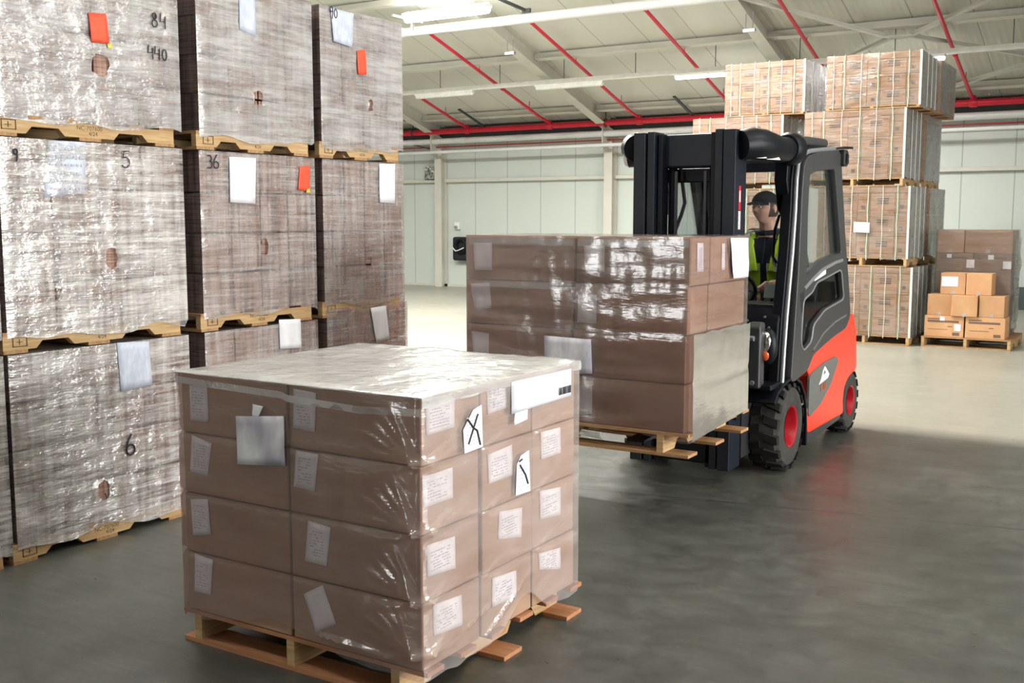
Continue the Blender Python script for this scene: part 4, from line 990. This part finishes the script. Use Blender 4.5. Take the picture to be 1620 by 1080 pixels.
        for side in (-1, 1):
            for k_ in range(lugs):
                a = 2*PI*(k_+(.5 if side > 0 else 0))/lugs; a2 = a+.16
                M0 = Matrix.Rotation(a, 4, 'X')
                pts = [(side*(wd/2+.003), -.030, r*.88), (side*(wd/2+.003), .030, r*.88), (side*.012, .058, r*.955), (side*.012, .0, r*.955)]
                up = [(side*(wd/2-.004), -.026, r*.975), (side*(wd/2-.004), .026, r*.975), (side*.012, .055, r), (side*.012, .004, r)]
                tl.add([M0 @ Vector(p) for p in pts+up], [(0, 1, 2, 3), (7, 6, 5, 4), (0, 4, 5, 1), (1, 5, 6, 2), (2, 6, 7, 3), (3, 7, 4, 0)])
        tl.build('tyre_tread', M_rubber, to)
        rr = MB(); rr.lathe_x([(-wd/2+.01, r*.47), (-wd/2+.02, r*.44), (-.02, r*.42), (-.015, .02), (.0, .02), (.0, r*.34), (.025, r*.38), (wd/2-.03, r*.40), (wd/2-.006, r*.435), (wd/2-.002, r*.47)] if sgn > 0 else
                              [(-wd/2+.002, r*.47), (-wd/2+.006, r*.435), (-wd/2+.03, r*.40), (-.025, r*.38), (.0, r*.34), (.0, .02), (.015, .02), (.02, r*.42), (wd/2-.02, r*.44), (wd/2-.01, r*.47)], (0, 0, 0), 40, 0, False)
        ro = rr.build('rim', M_rim, w_, smooth=True)
        hb = MB(); hb.lathe_x([(-.01, r*.15), (.035, r*.15), (.045, r*.12), (.045, .01)] if sgn > 0 else [(-.045, .01), (-.045, r*.12), (-.035, r*.15), (.01, r*.15)], (0, 0, 0), 24); hb.build('hub', M_rim, w_, smooth=True)
        nb = MB()
        for k_ in range(8):
            a = 2*PI*k_/8; nb.tube([(sgn*-.002, r*.26*math.cos(a), r*.26*math.sin(a)), (sgn*.022, r*.26*math.cos(a), r*.26*math.sin(a))], .010, 6)
        nb.build('wheel_nuts', M_rim, ro)
        return w_
    wheel(-.0, .302, .22, 16, .46); wheel(1.56, .255, .18, 15, .47)
# chassis and counterweight
P(MB().box(-.37, .37, -.42, 1.5, .14, .52), 'chassis', M_blackm)
P(MB().box(-.40, .40, -.02, 1.35, .52, .62), 'cab_floor', M_blackm)
cw = MB(); prof = [(1.34, .32), (1.34, .93), (1.50, .97), (1.82, .95), (1.95, .80), (1.98, .55), (1.93, .32)]
cw.prism_x(prof, -.50, .50); P(cw, 'counterweight', M_orange, bevel=.06, seg=4)
P(MB().box(-.46, .46, .85, 1.36, .62, .93), 'battery_hood', M_blackm, bevel=.03)
# front cowl
P(MB().prism_x([(-.16, .60), (-.16, 1.0), (-.08, 1.13), (.02, 1.13), (.02, .60)], -.51, .51), 'front_cowl', M_black, bevel=.015)
b = MB()
for x, z in ((.30, 1.02), (.42, 1.05), (.45, .98), (.36, .95)): b.tube([(x, -.17, z), (x, -.155, z)], .008, 8)
P(b, 'cowl_bolt', M_galv)
P(MB().box(-.54, .54, -.36, -.02, .585, .625), 'front_deck', M_black, bevel=.01)
# bracket plate with rod in front of the cowl
P(MB().prism_x([(-.40, .60), (-.40, 1.0), (-.36, 1.03), (-.30, 1.03), (-.30, .60)], .38, .475), 'bracket_plate', M_grey, bevel=.015)
P(MB().tube([(.24, -.42, .93), (.44, -.42, .93)], .018, 12), 'locking_rod', M_galv, smooth=True)
P(MB().tube([(.43, -.405, .64), (.43, -.42, .64)], .016, 6), 'bracket_bolt', M_galv)
# head lamp pods
for sgn in (1, -1):
    h = MB().ball((sgn*.49, -.29, .87), (.065, .055, .12), 12); ho = P(h, 'headlight', M_black, smooth=True)
    MB().ball((sgn*.482, -.318, .89), (.046, .035, .082), 12).build('reflector', M_chrome, ho, smooth=True)
    MB().ball((sgn*.482, -.325, .82), (.034, .028, .042), 10).build('indicator_lens', M_orlens, ho, smooth=True)
# roof guard
b = MB()
for y in (.02, 1.0): b.cbox((0, y, 2.15+.03*(y > .5)), (1.0, .09, .07))
P(b, 'roof_beam', M_black, bevel=.01)
for x in (-.34, -.2, -.06, .08, .22, .36): P(MB().bar([(x, .02, 2.15), (x, 1.0, 2.185)], .02, .05), 'roof_bar', M_black)
P(MB().box(-.48, .48, 1.0, 1.06, 2.05, 2.17), 'rear_header', M_black, bevel=.01)
# mast: outer and inner channels either side
def rail(x0, x1, y0, y1, zt_, nm, mt): P(MB().box(x0, x1, y0, y1, .10, zt_), nm, mt, bevel=.004)
mc = .035
for sgn in (1, -1):
    a, b_ = (mc+sgn*.345, mc+sgn*.265); rail(min(a, b_), max(a, b_), -.67, -.47, 2.245, 'outer_mast_rail', M_navy)
    a, b_ = (mc+sgn*.255, mc+sgn*.205); rail(min(a, b_), max(a, b_), -.655, -.5, 2.25, 'inner_mast_rail', M_navy)
    a, b_ = (mc+sgn*.195, mc+sgn*.165); rail(min(a, b_), max(a, b_), -.62, -.52, 2.235, 'carriage_rail', M_black)
    m = MB().tube([(mc+sgn*.14, -.5, .15), (mc+sgn*.14, -.5, 2.05)], .028, 12); P(m, 'lift_cylinder', M_black, smooth=True)
    m = MB()
    m.bar([(mc+sgn*.10, -.54, .3), (mc+sgn*.10, -.54, 2.0)], .018, .012); P(m, 'lift_chain', M_darkmetal)
    m = MB(); m.tube([(mc+sgn*.11+sgn*.0, -.46, 2.05), (mc+sgn*.08, -.44, 1.8), (mc+sgn*.10, -.45, 1.72), (mc+sgn*.135, -.46, 1.62), (mc+sgn*.14, -.46, 1.3)], .013, 8); P(m, 'hydraulic_hose', M_blackm, smooth=True)
P(MB().box(mc-.26, mc+.26, -.56, -.46, 2.02, 2.235), 'mast_crossbeam', M_navy, bevel=.02)
P(MB().box(mc-.26, mc+.26, -.47, -.42, 1.93, 2.02), 'mast_crossbeam', M_black, bevel=.01)
P(MB().box(mc-.30, mc+.30, -.62, -.48, .12, .3), 'mast_foot', M_black, bevel=.01)
st_ = P(MB().box(mc+.3455, mc+.347, -.60, -.565, 1.75, 1.90), 'mast_sticker', M_red); st_['label'] = 'red warning sticker'
MB().box(mc+.3472, mc+.348, -.592, -.573, 1.80, 1.87).build('sticker_text', M_whitep, st_)
st_ = P(MB().box(mc+.3455, mc+.347, -.60, -.565, 1.63, 1.745), 'mast_sticker', M_whitep); st_['label'] = 'white sticker with vertical lettering'
T = Matrix.Translation((mc+.3474, -.583, 1.688)) @ FX @ Matrix.Rotation(PI/2, 4, 'Z'); obj('sticker_text', text_mesh('CAUTION', .026, M_red, T, .0004), st_)
# torque arms from the mast top to the roof guard
for sgn in (1, -1):
    m = MB(); pts = [(mc+sgn*.35, -.60, 2.15), (mc+sgn*.39, -.54, 2.16), (mc+sgn*.43, -.44, 2.155), (mc+sgn*.455, -.32, 2.145), (mc+sgn*.47, -.2, 2.14), (mc+sgn*.475, -.06, 2.145)]
    ao = P(m.tube(pts, [.09, .10, .10, .09, .082, .08], 20), 'torque_arm', M_black, smooth=True)
    m = MB(); m.tube([(mc+sgn*.475, -.10, 2.15), (mc+sgn*.478, -.07, 2.15), (mc+sgn*.48, .0, 2.15), (mc+sgn*.48, .03, 2.15)], [.09, .108, .108, .085], 20); m.build('end_cap', M_black, ao, smooth=True)
    m = MB().tube([(mc+sgn*.46, .0, 2.20), (mc+sgn*.46, .35, 2.225), (mc+sgn*.46, .8, 2.235)], .034, 14); P(m, 'tilt_cylinder', M_grey, smooth=True)
    m = MB().prism_x([(-.02, 2.12), (.10, 2.12), (.10, 1.72), (.04, 1.76), (-.04, 1.95)], mc+sgn*.38, mc+sgn*.47); P(m, 'pillar_gusset', M_black, bevel=.01)
    if sgn > 0:
        T = Matrix.Translation((mc+.452, -.52, 2.07)) @ Matrix.Rotation(R(-38), 4, 'Z') @ FX
        obj('arm_badge', poly_mesh('arm_badge', [(-.035, 0), (.0, .075), (.045, 0)], [[(-.012, .014), (.002, .05), (.02, .014)]], .002, M_whitep, T), ao)
        T = Matrix.Translation((mc+.492, -.40, 2.065)) @ Matrix.Rotation(R(-22), 4, 'Z') @ FX
        obj('arm_badge', poly_mesh('arm_badge', [(-.06, 0), (-.03, .032), (.04, .032), (.07, 0)], [], .002, M_whitep, T), ao)
# carriage and forks
for z in (.50, .86): P(MB().box(mc-.42, mc+.42, -.745, -.69, z-.05, z+.05), 'carriage_bar', M_black, bevel=.008)
P(MB().box(mc-.40, mc+.40, -.73, -.70, .86, 1.45), 'load_backrest', M_black) if False else None
lb = MB()
for x in (-.4, -.2, 0, .2, .4): lb.box(mc+x-.012, mc+x+.012, -.73, -.70, .9, 1.5)
lb.box(mc-.42, mc+.42, -.735, -.7, 1.47, 1.51); P(lb, 'load_backrest', M_black)
for x in (-.30, .22):
    f = MB().prism_x([(-.75, .90), (-.795, .90), (-.795, .50), (-1.70, .475), (-1.72, .462), (-.75, .452)], x-.055, x+.055); P(f, 'fork', M_darkmetal, bevel=.004)
# work lamps
wl = P(MB().tube([(mc-.37, -.52, 2.12), (mc-.44, -.53, 2.12)], .085, 24), 'work_lamp', M_blackm, smooth=True)
MB().tube([(mc-.44, -.53, 2.12), (mc-.465, -.535, 2.12)], [.088, .075], 24).build('lamp_lens', M_whitep, wl, smooth=True)
wl = P(MB().box(.50, .60, 1.0, 1.10, 2.08, 2.20), 'rear_lamp', M_blackm, bevel=.015)
MB().box(.60, .607, 1.02, 1.08, 2.10, 2.17).build('lamp_lens', M_glassdk, wl)
P(MB().bar([(.50, .9, 2.2), (.55, 1.0, 2.215), (.58, 1.1, 2.215)], .1, .015), 'lamp_bracket', M_black)
# glass, interior
P(MB().bar([(0, -.10, 1.12), (0, .03, 2.09)], .94, .006), 'windscreen', M_glass)
s_ = P(MB().prism_x([(.62, .93), (.62, 1.0), (1.12, 1.03), (1.14, .93)], -.24, .24), 'seat_cushion', M_seat, bevel=.03, seg=3)
P(MB().bar([(0, 1.12, .98), (0, 1.22, 1.3), (0, 1.28, 1.62)], .46, .10), 'seat_back', M_seat, bevel=.04, seg=3)
P(MB().tube([(0, .06, .95), (0, .22, 1.12), (0, .34, 1.19)], .035, 12), 'steering_column', M_blackm, smooth=True)
SW = Matrix.Translation((0, .36, 1.21)) @ Matrix.Rotation(R(-52), 4, 'X')
m = MB(); m.tube([SW @ Vector((.165*math.cos(a), .165*math.sin(a), 0)) for a in [R(d) for d in range(0, 361, 15)]], .014, 8)
for a in (90, 210, 330): m.bar([SW @ Vector((0, 0, -.01)), SW @ Vector((.16*math.cos(R(a)), .16*math.sin(R(a)), 0))], .03, .01)
m.ball(tuple(SW @ Vector((0, 0, 0))), .035, 8); P(m, 'steering_wheel', M_blackm, smooth=True)
P(MB().box(-.46, .46, .02, .16, 1.06, 1.13), 'dashboard', M_grey, bevel=.015)
M_screen = simple('grey_green_display', (.36, .40, .37), .4)
scr = P(MB().cbox((.36, .14, 1.20), (.10, .015, .10), rot=Matrix.Rotation(R(-20), 3, 'X')), 'display_screen', M_screen, bevel=.005); scr['label'] = 'small grey square display'
P(MB().tube([(.36, .15, 1.10), (.36, .15, 1.17)], .012, 8), 'display_stand', M_black)
P(MB().box(.27, .40, .55, 1.05, 1.06, 1.12), 'armrest', M_grey, bevel=.02)
m = MB()
for i in range(3): m.tube([(.30+.04*i, .56, 1.11), (.30+.04*i, .55, 1.18)], [.010, .014], 8)
P(m, 'control_levers', M_silver, smooth=True)
P(MB().tube([(.43, .02, 1.40), (.40, .03, 1.44), (.405, .04, 1.62), (.43, .05, 1.72), (.46, .05, 1.72)], .010, 8), 'grab_handle', M_black, smooth=True)
P(MB().tube([(.40, .03, 1.44), (.405, .03, 1.40), (.43, .02, 1.38)], .009, 8), 'grab_handle', M_silver, smooth=True)

# ---------------------------------------------------------------- driver
M_skin = simple('skin', (.66, .36, .27), .5, 0, .4, .12, 20)
M_jacket = simple('navy_jacket_cloth', (.018, .022, .035), .8, 0, .2, .2, 25, .4)
M_hivis = simple('yellow_green_vest_cloth', (.50, .72, .03), .6, 0, .3, .1, 25, .3)
M_reflect = simple('grey_reflective_tape', (.55, .56, .56), .35, .2)
M_trouser = simple('dark_trouser_cloth', (.03, .032, .04), .85)
M_cap = simple('black_cap_cloth', (.022, .022, .024), .8, 0, .2, .2, 40, .4)
M_hair = simple('brown_hair', (.05, .03, .02), .7)
DY = .93
dr = empty('person', FO+Vector((.05, 0, 0)), 'person in black cap and yellow vest driving the forklift', 'person')
dr.scale = (1.12, 1.03, 1)
def skin_mesh(chains, name, mat, parent, sub=2, root=0, bake=False):
    vs = []; ed = []; rad = []; idx = {}
    for ch in chains:
        prev = None
        for p, r in ch:
            key = tuple(round(c, 4) for c in p)
            if key not in idx: idx[key] = len(vs); vs.append(p); rad.append(r)
            i = idx[key]
            if prev is not None and prev != i: ed.append((prev, i))
            prev = i
    me = bpy.data.meshes.new(name); me.from_pydata(vs, ed, []); ob = bpy.data.objects.new(name, me); COL.objects.link(ob)
    md = ob.modifiers.new('skin', 'SKIN'); md.use_smooth_shade = True
    for i, sv in enumerate(me.skin_vertices[0].data):
        r = rad[i]; sv.radius = r if isinstance(r, tuple) else (r, r); sv.use_root = (i == root)
    s2 = ob.modifiers.new('sub', 'SUBSURF'); s2.levels = sub; s2.render_levels = sub
    bpy.context.view_layer.update()
    m2 = bpy.data.meshes.new_from_object(ob.evaluated_get(bpy.context.evaluated_depsgraph_get()))
    bpy.data.objects.remove(ob); m2.name = name; m2.materials.clear(); m2.materials.append(mat)
    if bake: return m2
    o2 = bpy.data.objects.new(name, m2); COL.objects.link(o2); o2.parent = parent
    m2.polygons.foreach_set('use_smooth', [True]*len(m2.polygons)); return o2
hip = (0, DY+.12, 1.06); bel = (0, DY+.09, 1.22); che = (0, DY+.05, 1.42); nk0 = (0, DY+.0, 1.57); nk1 = (0, DY-.03, 1.66); hd = (0, DY-.05, 1.74)
shL, shR = (.19, DY+.02, 1.50), (-.19, DY+.02, 1.50); elL, elR = (.27, DY-.10, 1.25), (-.27, DY-.10, 1.25)
wrL, wrR = (.165, .44, 1.225), (-.16, .42, 1.27)
knL, knR = (.13, DY-.36, 1.05), (-.13, DY-.36, 1.05); anL, anR = (.12, DY-.52, .70), (-.12, DY-.52, .70)
arms = [[(che, .13), (shL, .06), (elL, .045), (wrL, .028)], [(che, .13), (shR, .06), (elR, .045), (wrR, .028)]]
torso = [[(hip, .14), (bel, .13), (che, .13), (nk0, .065), (nk1, .06), (hd, .06)]]
legs = [[(hip, .14), ((.11, DY+.02, 1.06), .08), (knL, .058), (anL, .04), ((.12, DY-.64, .655), .032)], [(hip, .14), ((-.11, DY+.02, 1.06), .08), (knR, .058), (anR, .04), ((-.12, DY-.64, .655), .032)]]
base = skin_mesh(torso+arms+legs, 'body', M_skin, None, 2, bake=True)
bm = bmesh.new(); bm.from_mesh(base)
# head with a face, turned a little to his right
HC = Vector((0, DY-.075, 1.775)); HR = Matrix.Rotation(R(-26), 4, 'Z')
def headmesh():
    V = []; F = []; n_ = 36; m_ = 48
    for i in range(n_+1):
        th = PI*i/n_
        for j in range(m_):
            ph = 2*PI*j/m_; d = Vector((math.sin(th)*math.sin(ph), -math.sin(th)*math.cos(ph), math.cos(th)))
            x, y, z = d.x*.078, d.y*.098, d.z*.118
            if z < 0: x *= 1-.28*(-d.z)**1.3; y *= 1-.10*(-d.z)
            if d.y < 0:   # the face side
                g = lambda cx, cz, s, a: a*math.exp(-(((x-cx)/s)**2+((z-cz)/s)**2))
                y -= g(0, -.018, .014, .016)+g(0, -.004, .011, .008)+g(0, .028, .03, .004)+g(0, -.058, .016, .006)+g(0, -.095, .022, .010)
                y += g(.030, .008, .014, .009)+g(-.030, .008, .014, .009)+g(0, -.048, .010, .003)+g(0, -.075, .012, .004)
                y -= g(.045, -.02, .02, .004)+g(-.045, -.02, .02, .004)
            V.append(HC+HR @ Vector((x, y, z)))
    for i in range(n_):
        for j in range(m_): F.append((i*m_+j, (i+1)*m_+j, (i+1)*m_+(j+1) % m_, i*m_+(j+1) % m_))
    return V, F
hm = MB(); hm.add(*headmesh())
for s in (1, -1): hm.ball(tuple(HC+HR @ Vector((s*.078, .008, -.005))), (.012, .02, .032), 8)
hme = hm.mesh('head', M_skin)
hands = []
def hand(wr, s):
    # palm plus four fingers closing over the wheel rim, thumb from the side
    wv = Vector(wr); fwd = Vector((-s*.25, -1, .05)).normalized(); sd = Vector((s*.75, 0, .65)).normalized(); dn = fwd.cross(sd).normalized()
    if dn.z > 0: dn = -dn
    pal = wv+fwd*.055; ch = [[(tuple(wv), .026), (tuple(wv+fwd*.03), (.020, .030)), (tuple(pal), (.018, .034))]]
    hands.append(skin_mesh(ch, 'palm', M_skin, None, 1, bake=True))
    for k_, (o_, ln) in enumerate(((-.027, .030), (-.009, .034), (.009, .032), (.027, .025))):
        b0 = pal+sd*o_-fwd*.01; b1 = pal+sd*o_+fwd*.03; b2 = b1+fwd*ln*.5+dn*ln*.5; b3 = b2+dn*ln*.75-fwd*.006; b4 = b3+dn*ln*.3-fwd*ln*.55
        hands.append(skin_mesh([[(tuple(b0), .010), (tuple(b1), .0098), (tuple(b2), .009), (tuple(b3), .0085), (tuple(b4), .0075)]], 'finger', M_skin, None, 1, bake=True))
    t0 = wv+fwd*.02-sd*s*.0+sd*(-.026); t1 = t0+fwd*.025-sd*.022+dn*.008; t2 = t1+fwd*.028+dn*.015; t3 = t2+fwd*.015+dn*.012+sd*.010
    hands.append(skin_mesh([[(tuple(t0), .012), (tuple(t1), .0115), (tuple(t2), .010), (tuple(t3), .008)]], 'thumb', M_skin, None, 1, bake=True))
hand(wrL, 1); hand(wrR, -1)
bm.from_mesh(hme)
for h in hands: bm.from_mesh(h)
me = bpy.data.meshes.new('body'); bm.to_mesh(me); bm.free(); me.materials.append(M_skin)
body = bpy.data.objects.new('body', me); COL.objects.link(body); body.parent = dr
rm = body.modifiers.new('remesh', 'REMESH'); rm.mode = 'VOXEL'; rm.voxel_size = .005; rm.use_smooth_shade = True
# clothing
jk = skin_mesh([[((0, DY+.12, 1.04), .155), (bel, .15), (che, .15), ((0, DY+.01, 1.54), .085), ((0, DY-.015, 1.60), .062)], [(che, .15), (shL, .078), (elL, .058), ((.18, .50, 1.235), .042)], [(che, .15), (shR, .078), (elR, .058), ((-.175, .48, 1.27), .042)]], 'jacket', M_jacket, dr)
tr_ = skin_mesh([[(hip, .15), ((.11, DY+.02, 1.06), .095), (knL, .072), (anL, .055)], [(hip, .15), ((-.11, DY+.02, 1.06), .095), (knR, .072), (anR, .055)]], 'trousers', M_trouser, dr)
for s in (1, -1): MB().ball((s*.12, DY-.60, .665), (.05, .13, .045), 8).build('shoe', M_black, dr, smooth=True)
# vest: shell over the jacket with straps and reflective bands
def shell(u0, u1, z0, z1, r, mat, name, parent):
    V = []; n1, n2 = 16, 8
    for j in range(n2+1):
        z = z0+(z1-z0)*j/n2; t = (z-1.04)/.5
        for i in range(n1+1):
            a = R(u0+(u1-u0)*i/n1); rx = (.168+r)*(1-.06*t) if z < 1.42 else (.168+r)*(1-.06*t)-(z-1.42)*.35; ry = (.158+r) if z < 1.42 else (.158+r)-(z-1.42)*.75
            cy = DY+.12-.075*t*1.2
            V.append((rx*math.sin(a), cy-ry*math.cos(a), z))
    for k_ in range(len(V)): V.append((V[k_][0]*.97, V[k_][1]+(DY+.08-V[k_][1])*.03, V[k_][2]))
    S = (n1+1)*(n2+1); F = []
    for j in range(n2):
        for i in range(n1):
            q = j*(n1+1)+i; F += [(q, q+1, q+n1+2, q+n1+1), (S+q, S+q+n1+1, S+q+n1+2, S+q+1)]
    return MB().add(V, F).build(name, mat, parent, smooth=True)
v = shell(8, 352, 1.06, 1.36, .006, M_hivis, 'vest', dr)
for s in (1, -1):
    m = MB(); m.bar([(s*.085, DY-.10, 1.30), (s*.10, DY-.10, 1.40), (s*.125, DY-.075, 1.50), (s*.12, DY-.01, 1.575), (s*.10, DY+.07, 1.58), (s*.11, DY+.15, 1.5), (s*.11, DY+.18, 1.3)], .095, .03); m.build('vest_strap', M_hivis, v, bevel=.01)
    m = MB(); m.bar([(s*.095, DY-.118, 1.30), (s*.11, DY-.118, 1.40), (s*.135, DY-.092, 1.50), (s*.13, DY-.015, 1.598), (s*.13, DY+.07, 1.60)], .03, .012); m.build('reflective_stripe', M_reflect, v)
shell(8, 352, 1.30, 1.345, .012, M_reflect, 'reflective_band', v); shell(8, 352, 1.14, 1.185, .012, M_reflect, 'reflective_band', v)
m = MB().tube([(.07*math.sin(R(a)), DY-.01-.07*math.cos(R(a)), 1.60+.012*math.cos(R(a))*-1) for a in range(0, 361, 20)], .020, 10); m.build('collar', M_jacket, jk, smooth=True)
# cap
def T_(p): return HC+HR @ Vector(p)
V = []; n1, n2 = 32, 10
for j in range(n2+1):
    th = R(88)*j/n2
    for i in range(n1):
        ph = 2*PI*i/n1; V.append(T_((.088*math.sin(th)*math.cos(ph), .106*math.sin(th)*math.sin(ph)+.004, .038+.093*math.cos(th)-(.018 if math.sin(ph) > 0 else 0)*math.sin(th)*math.sin(ph))))
F = [(j*n1+i, (j+1)*n1+i, (j+1)*n1+(i+1) % n1, j*n1+(i+1) % n1) for j in range(n2) for i in range(n1)]
cp = MB().add(V, F).build('cap', M_cap, dr, smooth=True)
V = []
for j in range(6):
    for i in range(13):
        a = R(-62+124*i/12); r_ = 1+.62*j/5*math.cos(a*1.1)
        V.append(T_((.086*math.sin(a)*(1+.10*j/5), -.100*math.cos(a)*r_, .052-.016*(j/5)-.016*math.sin(a)**2)))
V2 = V+[p+Vector((0, 0, -.004)) for p in V]; F = []
for j in range(5):
    for i in range(12):
        q = j*13+i; F += [(q, q+1, q+14, q+13), (78+q, 78+q+13, 78+q+14, 78+q+1)]
for i in range(12): F.append((65+i, 65+i+1, 78+65+i+1, 78+65+i))
MB().add(V2, F).build('visor', M_cap, cp, smooth=True)
V = []
for j in range(5):
    th = R(70+14*j)
    for i in range(21):
        ph = R(-20+220*i/20); V.append(T_((.0805*math.sin(th)*math.cos(ph), .101*math.sin(th)*math.sin(ph)+.001, .118*math.cos(th)+.005)))
MB().add(V, [(j*21+i, j*21+i+1, (j+1)*21+i+1, (j+1)*21+i) for j in range(4) for i in range(20)]).build('hair', M_hair, dr, smooth=True)
for s in (1, -1):
    eo = MB().ball(tuple(T_((s*.030, -.080, .008))), (.012, .009, .010), 8).build('eye', M_whitep, dr, smooth=True)
    MB().ball(tuple(T_((s*.030-.002, -.088, .008))), .005, 6).build('iris', M_ink, eo, smooth=True)
    MB().tube([T_((s*.014, -.095, .026)), T_((s*.03, -.094, .031)), T_((s*.047, -.084, .026))], .004, 6).build('eyebrow', M_hair, dr, smooth=True)
M_lip = simple('lips', (.36, .12, .10), .5)
MB().tube([T_((-.024, -.083, -.052)), T_((-.01, -.0935, -.049)), T_((.01, -.0935, -.049)), T_((.024, -.083, -.052))], [.002, .0045, .0045, .002], 6).build('mouth', M_lip, dr, smooth=True)
